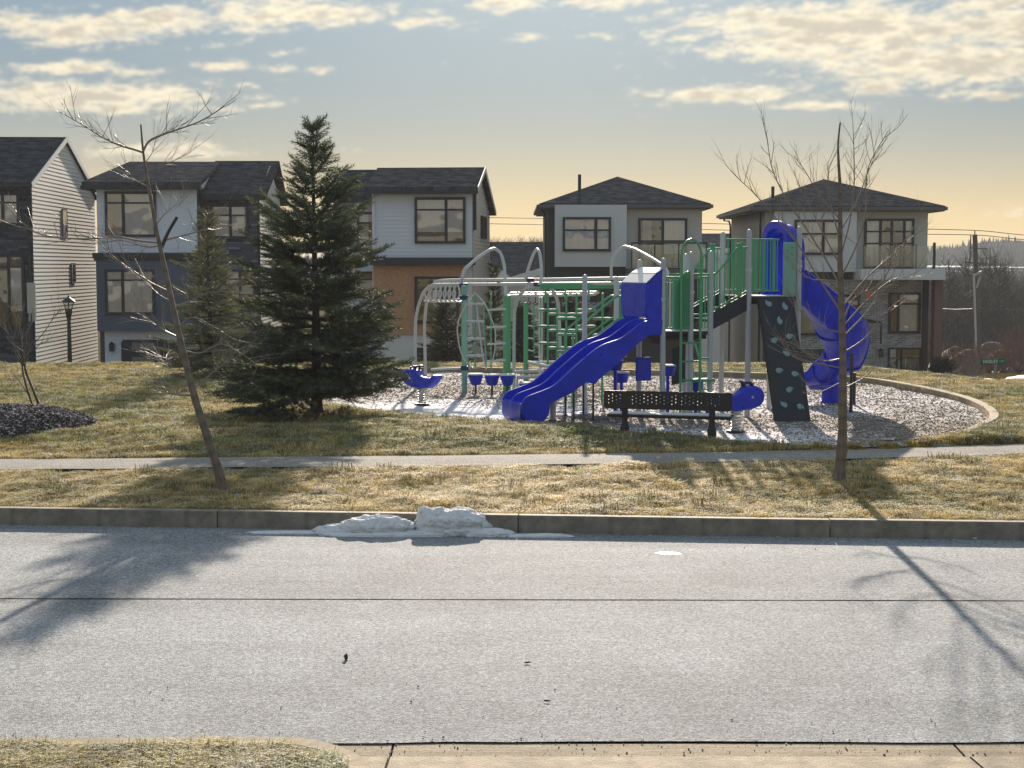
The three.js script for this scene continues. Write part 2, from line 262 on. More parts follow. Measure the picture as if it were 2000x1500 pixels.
// this side of the road: driveway apron with a tooled joint, kerb return and a patch of turf
{
  const ap = new THREE.Group(); ap.name = 'driveway_apron'; ap.userData.kind = 'structure'; scene.add(ap);
  const joints = [-1.55, on(762, 1475, .0).x, on(1880, 1468, .0).x, 5.6, 8.6];
  for (let i = 0; i < joints.length - 1; i++) {
    const a = joints[i] + .008, b = joints[i + 1] - .008;
    // gutter pan, then the slab that rises towards this side
    mesh('gutter_slab', box(a, b, -.08, -.014, nearZ + .004, nearZ + .30), M.apron, ap);
    const sh = new THREE.Shape(); sh.moveTo(0, -.08); sh.lineTo(0, -.004); sh.quadraticCurveTo(.005, .012, .03, .015); sh.lineTo(6, .42); sh.lineTo(6, -.08); sh.closePath();
    const g = new THREE.ExtrudeGeometry(sh, { depth: b - a, bevelEnabled: false }); g.rotateY(-Math.PI / 2); g.translate(b, 0, nearZ + .306);
    mesh('apron_slab', g, M.apron, ap);
  }
  // kerb return: sweeps from the road edge round the turf
  const line = [[-14, nearZ + .14], [-5, nearZ + .13], [-2.2, nearZ + .09], [-1.55, nearZ + .075], [-1.28, nearZ + .11], [-1.08, nearZ + .24], [-.92, nearZ + .46], [-.80, nearZ + .9], [-.75, nearZ + 2], [-.75, -2]].map(([x, z]) => V(x, 0, z));
  const cv = new THREE.CatmullRomCurve3(line, false, 'catmullrom', .3), n = 120, pos = [], uv = [], idx = [];
  const prof = [[-.05, -.1], [-.05, .012], [-.035, .026], [.07, .03], [.075, -.1]];
  for (let i = 0; i <= n; i++) { const p = cv.getPoint(i / n), t = cv.getTangent(i / n), nx = t.z, nz = -t.x; prof.forEach(([o, y], k) => { pos.push(p.x - nx * -o, y, p.z - nz * -o); uv.push(i * .1, k * .07); }); }
  for (let i = 0; i < n; i++) for (let k = 0; k < prof.length - 1; k++) { const a = i * prof.length + k, b = a + prof.length; idx.push(a, a + 1, b, b, a + 1, b + 1); }
  const g = new THREE.BufferGeometry(); g.setAttribute('position', new THREE.Float32BufferAttribute(pos, 3)); g.setAttribute('uv', new THREE.Float32BufferAttribute(uv, 2)); g.setIndex(idx); const g2 = toCreasedNormals(g, .6);
  { const top = cv.getPoints(90).map((p, i) => { const t = cv.getTangent(i / 90); return V(p.x + t.z * -.02, 0, p.z - t.x * -.02); }); const out = [...top, V(-14, 0, -2)], sh = new THREE.Shape(out.map((p) => new THREE.Vector2(p.x, -p.z))); const lg = new THREE.ShapeGeometry(sh); lg.rotateX(-Math.PI / 2); lg.translate(0, .016, 0); const lp = lg.attributes.position, lu = lg.attributes.uv, lc = []; for (let i = 0; i < lp.count; i++) { lu.setXY(i, lp.getX(i) * .22, lp.getZ(i) * .22); lc.push(.95, .92, .75); } lg.setAttribute('color', new THREE.Float32BufferAttribute(lc, 3)); struct('near_lawn', lg, M.lawn); }
  struct('kerb_return', g2, mat([.66, .60, .50], .85, { map: concreteTex, side: THREE.DoubleSide }));
}
// playground bed: wood chips with wind-packed snow lying on them
function snowMask(x, z) {
  const b = (cx, cz, rx, rz) => Math.exp(-(((x - cx) / rx) ** 2 + ((z - cz) / rz) ** 2));
  let m = .40 + .55 * b(-.9, -25.5, 2.2, 2.0) + .60 * b(2.6, -21.9, 2.4, .9) + .35 * b(-2.2, -26.5, 1.6, 1.6) - .35 * b(1.2, -24.4, 1.4, .7) - .34 * b(6, -22.8, 1.6, 1.3) + .16 * b(5, -27, 3, 2) - .16 * b(1, -30, 4, 2) + .2 * b(4.2, -22.8, 1.4, .6);
  return m + (fbm(x * 1.1 + 2, z * 1.1, 3) - .5) * .5;
}
{
  const x0 = -6.5, z0 = -37.5, S = 17.5;
  const bedTex = tex(2048, 2048, (u, v, i, j) => {
    const x = x0 + u * S, z = z0 + v * S, c = hash2(i >> 1, (j * 1) >> 1), e = fbm(x * 9, z * 14, 3), f = vnoise(x * 60, z * 60);
    const sn = sstep(.47, .56, snowMask(x, z) * .62 + (e - .5) * .55 + (f - .5) * .42 + (c - .5) * .34 + .20);
    const t = .55 + .5 * c; const br = [.56 * t, .50 * t, .445 * t];
    const k = .86 + .08 * (c - .5);
    return [lerp(br[0], k * .97, sn), lerp(br[1], k * .97, sn), lerp(br[2], k, sn)];
  });
  const nA = 260, nR = 110, pos = [], uv = [], idx = [];
  for (let r = 0; r <= nR; r++) for (let a = 0; a <= nA; a++) { const p = playCurve.getPoint((a % nA) / nA), t = r / nR * 1.01, x = lerp(playC.x, p.x, t), z = lerp(playC.z, p.z, t); pos.push(x, PLAY_Y + (fbm(x * 2, z * 2, 3) - .5) * .06 + (vnoise(x * 14, z * 14) - .5) * .016 * (r < nR ? 1 : 0) - (r === nR ? .05 : 0), z); uv.push((x - x0) / S, (z - z0) / S); }
  for (let r = 0; r < nR; r++) for (let a = 0; a < nA; a++) { const i = r * (nA + 1) + a, j = i + nA + 1; idx.push(i, i + 1, j, j, i + 1, j + 1); }
  const g = new THREE.BufferGeometry(); g.setAttribute('position', new THREE.Float32BufferAttribute(pos, 3)); g.setAttribute('uv', new THREE.Float32BufferAttribute(uv, 2)); g.setIndex(idx); g.computeVertexNormals(); if (g.attributes.normal.getY(500) < 0) { g.setIndex(idx.reverse()); g.computeVertexNormals(); }
  struct('playground_bed', g, phys([1, 1, 1], .9, { specularIntensity: .2, map: bedTex, bumpMap: fineBump, bumpScale: .01 }));
  // loose chips
  const R = rng(77), N = 24000, chip = new THREE.BoxGeometry(.028, .006, .011), im = new THREE.InstancedMesh(chip, phys([1, 1, 1], 1, { specularIntensity: 0 }), N), m4 = new THREE.Matrix4(), q = new THREE.Quaternion(), col = new THREE.Color();
  let n = 0;
  while (n < N) {
    const x = -5.5 + R() * 14.5, z = -36.5 + R() * 16; if (!inPlay(x, z)) continue;
    const sm = snowMask(x, z); if (R() < sm * 1.15 - .15) continue;
    q.setFromEuler(new THREE.Euler((R() - .5) * 1.1, R() * 6.28, (R() - .5) * 1.1)); const s = .6 + R() * .9;
    m4.compose(V(x, PLAY_Y + (fbm(x * 2, z * 2, 3) - .5) * .06 + .006, z), q, V(s, s, s)); im.setMatrixAt(n, m4);
    const t = .5 + R() * .8; R() < .14 ? col.setRGB(.45, .45, .45) : col.setRGB(.32 * t, .27 * t, .23 * t); im.setColorAt(n, col); n++;
  }
  im.name = 'wood_chips'; im.userData = { kind: 'stuff', label: 'loose brown wood chips covering the playground bed' }; scene.add(im);
}
// concrete edging round the back and right of the bed
{
  const n = 200, pos = [], uv = [], idx = [], prof = [[-.075, -.12], [-.075, .105], [-.06, .12], [.06, .12], [.075, .105], [.075, -.12]];
  const t0 = .40, t1 = 0.93;
  for (let i = 0; i <= n; i++) { const t = lerp(t0, t1, i / n), p = playCurve.getPoint(t), q = playCurve.getTangent(t), nx = -q.z, nz = q.x, dip = -.09 * (1 - sstep(0, .07, i / n)); prof.forEach(([o, y], k) => { pos.push(p.x + nx * o, PLAY_Y + y * 1 + dip, p.z + nz * o); uv.push(i * .12, k * .09); }); }
  for (let i = 0; i < n; i++) for (let k = 0; k < prof.length - 1; k++) { const a = i * prof.length + k, b = a + prof.length; idx.push(a, a + 1, b, b, a + 1, b + 1); }
  const g = new THREE.BufferGeometry(); g.setAttribute('position', new THREE.Float32BufferAttribute(pos, 3)); g.setAttribute('uv', new THREE.Float32BufferAttribute(uv, 2)); g.setIndex(idx);
  struct('playground_edging', toCreasedNormals(g, .7), mat([.60, .54, .44], .85, { map: concreteTex, side: THREE.DoubleSide }));
}
console.log('ground done');
// ------------------------------------------------------------------ houses: materials
function metric(g) { g = prep(g); const p = g.attributes.position, n = g.attributes.normal, uv = g.attributes.uv; for (let i = 0; i < p.count; i++) { const ax = Math.abs(n.getX(i)), ay = Math.abs(n.getY(i)), az = Math.abs(n.getZ(i)); if (az >= ax && az >= ay) uv.setXY(i, p.getX(i), p.getY(i)); else if (ax >= ay) uv.setXY(i, p.getZ(i), p.getY(i)); else uv.setXY(i, p.getX(i), p.getZ(i)); } return g; }
const ubox = (...a) => metric(box(...a));
const brickTex = (w, h, tone, mortar, spread) => tex(512, 512, (u, v) => {       // 8 courses by 4 bricks
  const row = Math.floor(v * 16), uu = u * 5 + (row % 2) * .5, bx = Math.floor(uu) % 5, fx = uu - Math.floor(uu), fy = v * 16 - row;
  const joint = fx < .05 || fy < .13, t = 1 + (hash2(bx * 7 + 1, row * 3) - .5) * spread, g = .92 + .16 * vnoise(u * 90, v * 90, 90);
  return joint ? mortar.map((c) => c * g) : tone.map((c) => c * t * g);
});
const stoneTex = tex(512, 512, (u, v) => {                              // coursed ledge stone, uneven lengths
  const row = Math.floor(v * 14), off = hash2(row, 77), n = 2 + Math.floor(hash2(row, 3) * 3), uu = (u + off) * n, bx = Math.floor(uu) % n, fx = uu - Math.floor(uu), fy = v * 14 - row;
  const t = .55 + hash2(bx * 5 + 2, row) * .75, joint = fx < .018 * n || fy < .1, g = .85 + .3 * vnoise(u * 60, v * 60, 60);
  const c = joint ? [.10, .10, .11] : [.30 * t, .30 * t, .33 * t]; return c.map((q) => q * g);
});
const shingleTex = tex(512, 512, (u, v) => { const row = Math.floor(v * 24), uu = u * 12 + (row % 2) * .5, t = hash2(Math.floor(uu) % 12, row), fy = v * 24 - row, g = .8 + .4 * vnoise(u * 160, v * 160, 160); const k = (.30 + t * .16 - (fy < .12 ? .12 : 0)) * g; return [k, k, k * 1.02]; });
const wavy = tex(256, 256, (u, v) => { const n = fbm(u * 5, v * 5, 3, 5); return [n, n, n]; }, false);
const K = {
  sidingWhite: mat([.62, .61, .585], .7), sidingBlue: mat([.66, .72, .80], .7), sidingGrey: mat([.62, .67, .74], .7), sidingTan: mat([.50, .48, .43], .7), sidingCream: mat([.52, .48, .42], .7),
  navy: mat([.075, .10, .145], .6), orange: mat([.70, .37, .18], .6, { map: grainTex }), panelWhite: mat([.60, .62, .63], .6), charcoal: mat([.045, .052, .062], .65),
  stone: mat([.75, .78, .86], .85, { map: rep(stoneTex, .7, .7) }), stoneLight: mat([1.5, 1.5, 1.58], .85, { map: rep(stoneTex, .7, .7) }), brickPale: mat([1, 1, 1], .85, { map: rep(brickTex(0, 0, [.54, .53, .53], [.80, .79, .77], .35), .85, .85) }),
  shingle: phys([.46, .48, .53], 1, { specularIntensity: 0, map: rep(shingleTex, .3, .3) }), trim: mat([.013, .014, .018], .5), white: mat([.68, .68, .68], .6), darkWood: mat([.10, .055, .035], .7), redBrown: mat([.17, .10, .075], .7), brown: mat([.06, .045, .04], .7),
  room: mat([.035, .034, .032], .9), curtain: mat([.40, .395, .38], .9), curtainDark: mat([.20, .17, .15], .9), garage: mat([.018, .02, .03], .45), beige: mat([.46, .44, .38], .7), metal: mat([.10, .10, .10], .5),
  glass: phys([1, 1, 1], .03, { transmission: 1, thickness: 0, ior: 2.2, bumpMap: rep(wavy, .16, .16), bumpScale: .05 }),
  railGlass: phys([.80, .86, .86], .04, { transmission: 1, thickness: 0, ior: 1.7 }),
};
// horizontal lap boards over a convex outline of [x, y]; each course leans out at its foot
function laps(poly, z = 0, h = .15, t = .02) {
  const ys = poly.map((p) => p[1]), y0 = Math.min(...ys), y1 = Math.max(...ys), pos = [], uv = [];
  const span = (y) => { let a = 1e9, b = -1e9; for (let i = 0; i < poly.length; i++) { const p = poly[i], q = poly[(i + 1) % poly.length]; if (Math.abs(p[1] - q[1]) < 1e-6) { if (Math.abs(y - p[1]) < 1e-4) { a = Math.min(a, p[0], q[0]); b = Math.max(b, p[0], q[0]); } continue; } const k = (y - p[1]) / (q[1] - p[1]); if (k >= -1e-4 && k <= 1.0001) { const x = lerp(p[0], q[0], k); a = Math.min(a, x); b = Math.max(b, x); } } return [a, b]; };
  const quad = (a, b, c, d) => { for (const p of [a, b, c, a, c, d]) { pos.push(...p); uv.push(p[0], p[1]); } };
  for (let y = y0; y < y1 - .02; y += h) { const ye = Math.min(y1, y + h), [a0, b0] = span(y + 1e-5), [a1, b1] = span(ye - 1e-5); quad([a0, y, z + t], [b0, y, z + t], [b1, ye, z + .003], [a1, ye, z + .003]); quad([a0, y, z], [b0, y, z], [b0, y, z + t], [a0, y, z + t]); }
  return tris(pos, uv);
}
// a sloping slab over 3-D corners, t thick
function slab(pts, t = .16) {
  const top = pts, bot = pts.map((p) => V(p.x, p.y - t, p.z)), pos = [], uv = [], n = pts.length;
  const e1 = pts[1].clone().sub(pts[0]).normalize(), nn = e1.clone().cross(pts[2].clone().sub(pts[0])).normalize(), e2 = nn.clone().cross(e1);
  const put = (p) => { pos.push(p.x, p.y, p.z); const q = p.clone().sub(pts[0]); uv.push(q.dot(e1), q.dot(e2)); };
  for (let i = 1; i < n - 1; i++) { [top[0], top[i], top[i + 1]].forEach(put); [bot[0], bot[i + 1], bot[i]].forEach(put); }
  for (let i = 0; i < n; i++) { const j = (i + 1) % n; [top[i], bot[i], bot[j], top[i], bot[j], top[j]].forEach(put); }
  return tris(pos, uv);
}
function wave(x0, x1, y0, y1, z, amp = .02, k = 30) { const n = Math.max(6, Math.round((x1 - x0) * 26)), g = new THREE.PlaneGeometry(x1 - x0, y1 - y0, n, 1), p = g.attributes.position; for (let i = 0; i < p.count; i++) p.setZ(i, amp * Math.sin(p.getX(i) * k) * (.6 + .4 * Math.sin(p.getX(i) * 7))); g.computeVertexNormals(); g.translate((x0 + x1) / 2, (y0 + y1) / 2, z); return g; }
// a window whose frame stands proud of the wall; cols and rows give the inner bars as fractions; curtain: [from, to, material] fractions of the width
function windowAt(p, x0, x1, y0, y1, z, { cols = [], rows = [], curtain = [], bar: bw = .10, name = 'window', partial = null } = {}) {
  const f = bw, d = .09, g = [ubox(x0, x1, y1 - f, y1, z, z + d), ubox(x0, x1, y0, y0 + f, z, z + d), ubox(x0, x0 + f, y0 + f, y1 - f, z, z + d), ubox(x1 - f, x1, y0 + f, y1 - f, z, z + d)];
  const xs = [x0 + f, ...cols.map((c) => lerp(x0, x1, c)), x1 - f], ys = [y0 + f, ...rows.map((c) => lerp(y0, y1, c)), y1 - f], h = f * .55;
  for (let i = 1; i < xs.length - 1; i++) g.push(ubox(xs[i] - h, xs[i] + h, y0 + f, y1 - f, z, z + d - .008));
  for (let i = 1; i < ys.length - 1; i++) g.push(ubox(x0 + f, x1 - f, ys[i] - h * .6, ys[i] + h * .6, z, z + d - .016));
  const w = mesh(name, g, K.trim, p);
  mesh('room_backing', ubox(x0 + .02, x1 - .02, y0 + .02, y1 - .02, z - .01, z + .006), K.room, w);
  for (const [a, b, m, lo = 0, hi = 1] of curtain) mesh('curtain', wave(lerp(x0 + f, x1 - f, a), lerp(x0 + f, x1 - f, b), lerp(y0 + f, y1 - f, lo), lerp(y0 + f, y1 - f, hi), z + .034, .014), m || K.curtain, w);
  for (let i = 0; i < xs.length - 1; i++) for (let j = 0; j < ys.length - 1; j++) { const q = mesh('pane', metric(new THREE.PlaneGeometry(xs[i + 1] - xs[i], ys[j + 1] - ys[j]).translate((xs[i] + xs[i + 1]) / 2, (ys[j] + ys[j + 1]) / 2, z + .062)), K.glass, w); const u = q.geometry.attributes.uv; for (let k = 0; k < u.count; k++) u.setXY(k, u.getX(k) + i * 3.7 + x0, u.getY(k) + j * 1.9); }
  return w;
}
function lantern(p, x, y, z) { const b = mesh('wall_lantern', [ubox(x - .09, x + .09, y - .16, y + .12, z + .06, z + .22), ubox(x - .05, x + .05, y - .05, y + .05, z, z + .06), new THREE.ConeGeometry(.15, .12, 4).rotateY(.785).translate(x, y + .18, z + .14)], K.trim, p); return b; }
// house frame: pixel to its own metres, the front at z = 0 and the ground at y = 0
const LOW = -2.2;
function frame(D, pxLeft, name, label, turn = 0) {
  const bx = at(pxLeft, 560, D).x, g = thing(name, label, 'house', V(bx, LOW - .05, -D), turn);
  return { g, D, X: (px, py = 540, dz = 0) => at(px, py, D - dz).x - bx, Y: (py, dz = 0) => at(1000, py, D - dz).y - LOW + .05 };
}
const rightWall = (geo, x) => { geo.rotateY(Math.PI / 2); geo.translate(x, 0, 0); return geo; };      // outline [depth behind the front as -x ...]
const leftWall = (geo, x) => { geo.rotateY(-Math.PI / 2); geo.translate(x, 0, 0); return geo; };
const downpipe = (p, pts) => mesh('downpipe', pipe(pts, .045, 30, 6, .2), K.trim, p);

// house one, far left: dark stone front, white lap gable
{
  const f = frame(55, -150, 'stone_house', 'dark stone fronted house with white lap sided gable at the left edge', .045), { g, X, Y } = f;
  const xr = X(62, 500), ye = Y(352), dp = 9.9, yp = Y(352) + 2.02, xl = 0;
  mesh('wall', ubox(xl, xr - .03, 0, ye, -dp, -.03), K.charcoal, g);
  mesh('stone_front', ubox(xl, xr, 0, ye, -.03, .03), K.stone, g);
  mesh('side_wall', [rightWall(laps([[0, 0], [dp, 0], [dp, ye], [dp / 2, yp - .12], [0, ye]], 0), xr - .005), rightWall(prep(new THREE.ShapeGeometry(new THREE.Shape([[0, 0], [dp, 0], [dp, ye], [dp / 2, yp - .12], [0, ye]].map((p) => new THREE.Vector2(...p))))), xr - .01)].map((q) => q.translate(0, 0, 0)), K.sidingWhite, g);
  const roof = mesh('roof', [slab([V(xl - .5, ye - .12, .35), V(xr + .10, ye - .12, .35), V(xr + .10, yp, -dp / 2), V(xl - .5, yp, -dp / 2)]), slab([V(xr + .10, ye - .12, -dp - .35), V(xl - .5, ye - .12, -dp - .35), V(xl - .5, yp, -dp / 2), V(xr + .10, yp, -dp / 2)])], K.shingle, g);
  mesh('fascia', [beam(V(xr + .115, ye - .2, .36), V(xr + .115, yp - .08, -dp / 2), .03, .2), beam(V(xr + .115, ye - .2, -dp - .36), V(xr + .115, yp - .08, -dp / 2), .03, .2)], K.white, roof);
  mesh('gutter', ubox(xl - .5, xr + .12, ye - .27, ye - .14, .30, .42), K.trim, roof);
  windowAt(g, X(-60), X(40), Y(441), Y(376), .03, { cols: [.35, .68], rows: [.7], curtain: [[0, 1, K.curtain]] });
  windowAt(g, X(-60), X(46), Y(640), Y(497), .03, { cols: [.42, .72], rows: [.83], curtain: [[.74, 1, K.curtain, .3, .85]] });
  mesh('meter_cabinet', [ubox(X(51), X(67), Y(612), Y(552), .03, .14), ubox(X(53), X(66), Y(628), Y(612), .03, .11)], K.beige, g);
  downpipe(g, [V(xr - .12, ye - .22, .3), V(xr - .12, ye - .45, .12), V(xr - .1, ye - .9, .08), V(xr - .1, 3, .08), V(xr - .1, .1, .08)]);
  const mirrored = (d0, d1, y0, y1, cur) => { const w = windowAt(g, d0, d1, y0, y1, 0, { bar: .05, curtain: cur }); w.rotation.y = Math.PI / 2; w.position.set(xr + .012, 0, 0); w.scale.z = .35; };
  mirrored(4.25, 5.0, Y(458), Y(398), [[0, .5, K.white]]); mirrored(5.5, 6.15, Y(557), Y(513), []);
}
// house two: blue white siding over a navy bay, stone wing on its right
{
  const f = frame(58, 192, 'navy_bay_house', 'tall house with pale blue siding over a navy bay and a stone wing', .03), { g, X, Y } = f;
  const x1 = X(384, 450), ye = Y(354), top = Y(315, -4.6), dp = 7.4, xw = X(500, 500), yw = Y(379, -.9);
  mesh('wall', [ubox(.02, x1 - .02, 0, ye, -dp, -.03), ubox(x1 - .02, xw - .03, 0, yw, -dp, -.95)], K.charcoal, g);
  mesh('upper_siding', laps([[0, Y(500)], [x1, Y(500)], [x1, ye], [0, ye]], -.03), K.sidingBlue, g);
  mesh('lower_siding', laps([[X(205, 700), 0], [x1, 0], [x1, Y(640)], [X(205, 700), Y(640)]], -.03), K.sidingBlue, g);
  const bay = mesh('bay', ubox(X(193), x1 + .02, Y(646), Y(503), -.2, .42), K.navy, g);
  mesh('bay_cornice', [ubox(X(188), x1 + .1, Y(505), Y(494), -.2, .55), ubox(X(190), x1 + .06, Y(509), Y(505), -.2, .48)], K.trim, bay);
  windowAt(g, X(208), X(307), Y(463), Y(374), -.01, { cols: [.36], rows: [.75], curtain: [[0, .3, K.curtainDark], [.38, 1, K.curtain]] });
  windowAt(g, X(210), X(306), Y(614), Y(526), .42, { cols: [.36], rows: [.76], curtain: [[0, 1, K.curtain]] });
  const gd = mesh('garage_door', ubox(X(237, 700), X(356, 700), .05, Y(667), -.02, .03), K.garage, g);
  for (let i = 0; i < 4; i++) mesh('door_panel', ubox(X(240, 700), X(353, 700), .1 + i * .56, .60 + i * .56, .031, .045), K.garage, gd);
  for (let i = 1; i < 4; i++) mesh('door_light', ubox(X(258, 700), X(302, 700), .2 + i * .56, .48 + i * .56, .046, .056), K.curtainDark, gd);
  lantern(g, X(220, 690), Y(678), -.01);
  mesh('vent_box', ubox(X(200, 690) - .12, X(200, 690) + .1, Y(683), Y(673), -.4, -.25), K.trim, g);
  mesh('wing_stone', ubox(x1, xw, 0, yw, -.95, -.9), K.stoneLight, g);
  windowAt(g, X(404), X(479), Y(466, -.9), Y(399, -.9), -.9, { cols: [.53], rows: [.68], curtain: [[.05, .95, K.curtain]] });
  windowAt(g, X(430), X(492), Y(600, -.9), Y(526, -.9), -.9, { cols: [.5], rows: [.74], curtain: [[0, .5, K.curtain]] });
  mesh('wing_siding', rightWall(laps([[.9, 0], [dp, 0], [dp, yw], [(dp + .9) / 2, top - .2], [.9, yw]], 0), xw), K.sidingWhite, g);
  const rx = X(258, 315, -4.6), rr = X(432, 313, -4.6), zr = -4.75, xe = xw + .3;
  const roof = mesh('roof', [slab([V(-.45, ye - .05, .42), V(x1 + .22, ye - .05, .42), V(x1 + .22, top, zr), V(rx, top, zr)]), slab([V(-.45, ye - .05, -dp - .4), V(-.45, ye - .05, .42), V(rx, top, zr)]), slab([V(x1 + .22, ye - .05, -dp - .4), V(-.45, ye - .05, -dp - .4), V(rx, top, zr), V(x1 + .22, top, zr)])], K.shingle, g);
  mesh('eave', [ubox(-.45, x1 + .24, ye - .34, ye - .19, .3, .45), ubox(-.5, -.42, ye - .34, ye - .19, -dp, .45), ubox(-.4, x1 + .2, ye - .3, ye - .2, -.1, .3)], K.trim, roof);
  mesh('roof_gable_siding', rightWall(laps([[-.3, ye - .2], [4.6, ye - .2], [4.6, top - .2]], 0), x1 + .03), K.sidingBlue, g);
  const wing = mesh('wing_roof', [slab([V(x1 - .1, yw - .03, -.55), V(xe, yw - .03, -.55), V(xe, top + .06, zr - .3), V(x1 - .1, top + .06, zr - .3)]), slab([V(xe, yw - .03, -dp - .4), V(x1 - .1, yw - .03, -dp - .4), V(x1 - .1, top + .06, zr - .3), V(xe, top + .06, zr - .3)])], K.shingle, g);
  mesh('gutter', ubox(x1, xe, yw - .24, yw - .1, -.62, -.5), K.trim, wing);
  downpipe(g, [V(x1 + .1, ye - .2, .25), V(x1 + .1, ye - .5, -.3), V(x1 + .08, ye - 1.1, -.8), V(x1 + .08, 1, -.84)]);
  downpipe(g, [V(xw - .1, yw - .2, -.6), V(xw - .04, yw - .6, -.82), V(xw - .04, 1, -.84)]);
}
// house three: grey blue siding over an orange clad storey
{
  const f = frame(57, 641, 'orange_clad_house', 'house with grey blue upper siding above an orange clad storey behind the climbing frame', -.075), { g, X, Y } = f;
  const xa = X(730, 450), xb = X(924, 450), ye = Y(366), zr = -2.6, dp = 7.2, top = Y(328, zr), yb = Y(412, -dp), yw = Y(386, -1.1);
  mesh('wall', [ubox(xa + .02, xb - .03, 0, Math.min(ye, yb), -dp, -.03), ubox(.02, xa, 0, yw, -dp, -1.15)], K.charcoal, g);
  mesh('upper_siding', laps([[xa, Y(507)], [xb, Y(507)], [xb, ye], [xa, ye]], -.03), K.sidingGrey, g);
  mesh('orange_cladding', laps([[xa, Y(652)], [X(905), Y(652)], [X(905), Y(517)], [xa, Y(517)]], .06, .13, .015), K.orange, g);
  mesh('corner_siding', laps([[X(905), 0], [xb, 0], [xb, Y(517)], [X(905), Y(517)]], -.03), K.sidingWhite, g);
  mesh('lower_siding', laps([[xa, 0], [X(905), 0], [X(905), Y(652)], [xa, Y(652)]], -.03), K.sidingWhite, g);
  mesh('cornice', [ubox(xa - .08, xb + .1, Y(518), Y(509), -.2, .42), ubox(xa - .04, xb + .06, Y(509), Y(503), -.2, .36)], K.trim, g);
  mesh('corner_board', [ubox(xa - .04, xa + .06, 0, ye, -.04, .03)], K.sidingGrey, g);
  windowAt(g, X(812), X(911), Y(476), Y(386), -.01, { cols: [.62], rows: [.73], curtain: [[0, 1, K.curtain, .22, 1]] });
  windowAt(g, X(812), X(898), Y(631), Y(540), .075, { cols: [.62], rows: [.73], curtain: [[.4, 1, K.curtain]] });
  const gd = mesh('garage_door', ubox(X(810), X(900), .05, Y(684), -.01, .05), K.garage, g);
  for (let i = 0; i < 4; i++) mesh('door_panel', ubox(X(813), X(897), .1 + i * .5, .54 + i * .5, .051, .064), K.garage, gd);
  mesh('side_siding', rightWall(laps([[0, 0], [dp, 0], [dp, yb], [-zr, top - .15], [0, ye]], 0), xb), K.sidingCream, g);
  for (const [d0, d1, a, b] of [[.1, .5, 452, 378], [3.1, 3.7, 465, 420], [4.3, 4.9, 465, 420]]) { const w = windowAt(g, d0, d1, Y(a, -2), Y(b, -2), 0, { bar: .06 }); w.rotation.y = Math.PI / 2; w.position.set(xb + .02, 0, 0); }
  const xe = xb + .25, roof = mesh('roof', [slab([V(xa - .25, ye - .02, .4), V(xe, ye - .02, .4), V(xe, top, zr), V(xa - .25, top, zr)]), slab([V(xe, yb - .05, -dp - .3), V(xa - .25, yb - .05, -dp - .3), V(xa - .25, top, zr), V(xe, top, zr)])], K.shingle, g);
  mesh('eave', [ubox(xa - .25, xe, ye - .28, ye - .16, .3, .43)], K.trim, roof);
  mesh('fascia', [beam(V(xe + .012, ye - .1, .4), V(xe + .012, top - .08, zr), .03, .18), beam(V(xe + .012, yb - .13, -dp - .3), V(xe + .012, top - .08, zr), .03, .18)], K.white, roof);
  mesh('wing_siding', laps([[0, 0], [xa, 0], [xa, yw], [0, yw]], -1.15), K.sidingGrey, g);
  windowAt(g, X(688), X(724), Y(491, -1.1), Y(414, -1.1), -1.13, { rows: [.72], curtain: [[0, .7, K.curtain]] });
  windowAt(g, X(688), X(726), Y(582, -1.1), Y(530, -1.1), -1.13, { rows: [.7] });
  windowAt(g, X(646), X(676), Y(491, -1.1), Y(414, -1.1), -1.13, { rows: [.72], curtain: [[0, 1, K.curtain]] });
  const wing = mesh('wing_roof', [slab([V(-.3, yw - .03, -.75), V(xa + .6, yw - .03, -.75), V(xa + .6, top - .04, zr - .5), V(.1, top - .04, zr - .5)]), slab([V(xa + .6, yb, -dp - .3), V(-.3, yb, -dp - .3), V(.1, top - .04, zr - .5), V(xa + .6, top - .04, zr - .5)])], K.shingle, g);
  mesh('gutter', ubox(-.3, xa, yw - .22, yw - .1, -.83, -.7), K.trim, wing);
}
// the pair of square hip roofed houses
function hipRoof(g, x0, x1, z0, z1, ye, yt, ov = .45) {
  const cx = (x0 + x1) / 2, cz = (z0 + z1) / 2, a = V(x0 - ov, ye, z1 + ov), b = V(x1 + ov, ye, z1 + ov), c = V(x1 + ov, ye, z0 - ov), d = V(x0 - ov, ye, z0 - ov), t1 = V(cx, yt, cz);
  const r = mesh('roof', [slab([a, b, t1], .12), slab([b, c, t1], .12), slab([c, d, t1], .12), slab([d, a, t1], .12)], K.shingle, g);
  mesh('soffit', [ubox(x0 - ov + .02, x1 + ov - .02, ye - .22, ye - .125, z0 - ov + .02, z1 + ov - .02)], K.metal, r);
  mesh('gutter', [ubox(x0 - ov - .06, x1 + ov + .06, ye - .17, ye - .04, z1 + ov - .02, z1 + ov + .1), ubox(x0 - ov - .1, x0 - ov + .02, ye - .17, ye - .04, z0 - ov, z1 + ov - .03), ubox(x1 + ov - .02, x1 + ov + .1, ye - .17, ye - .04, z0 - ov, z1 + ov - .03)], K.metal, r);
  return r;
}
function ventPipe(g, x, y, z, h) { mesh('vent_pipe', bar(V(x, y, z), V(x, y + h, z), .07, 8), K.trim, g); }
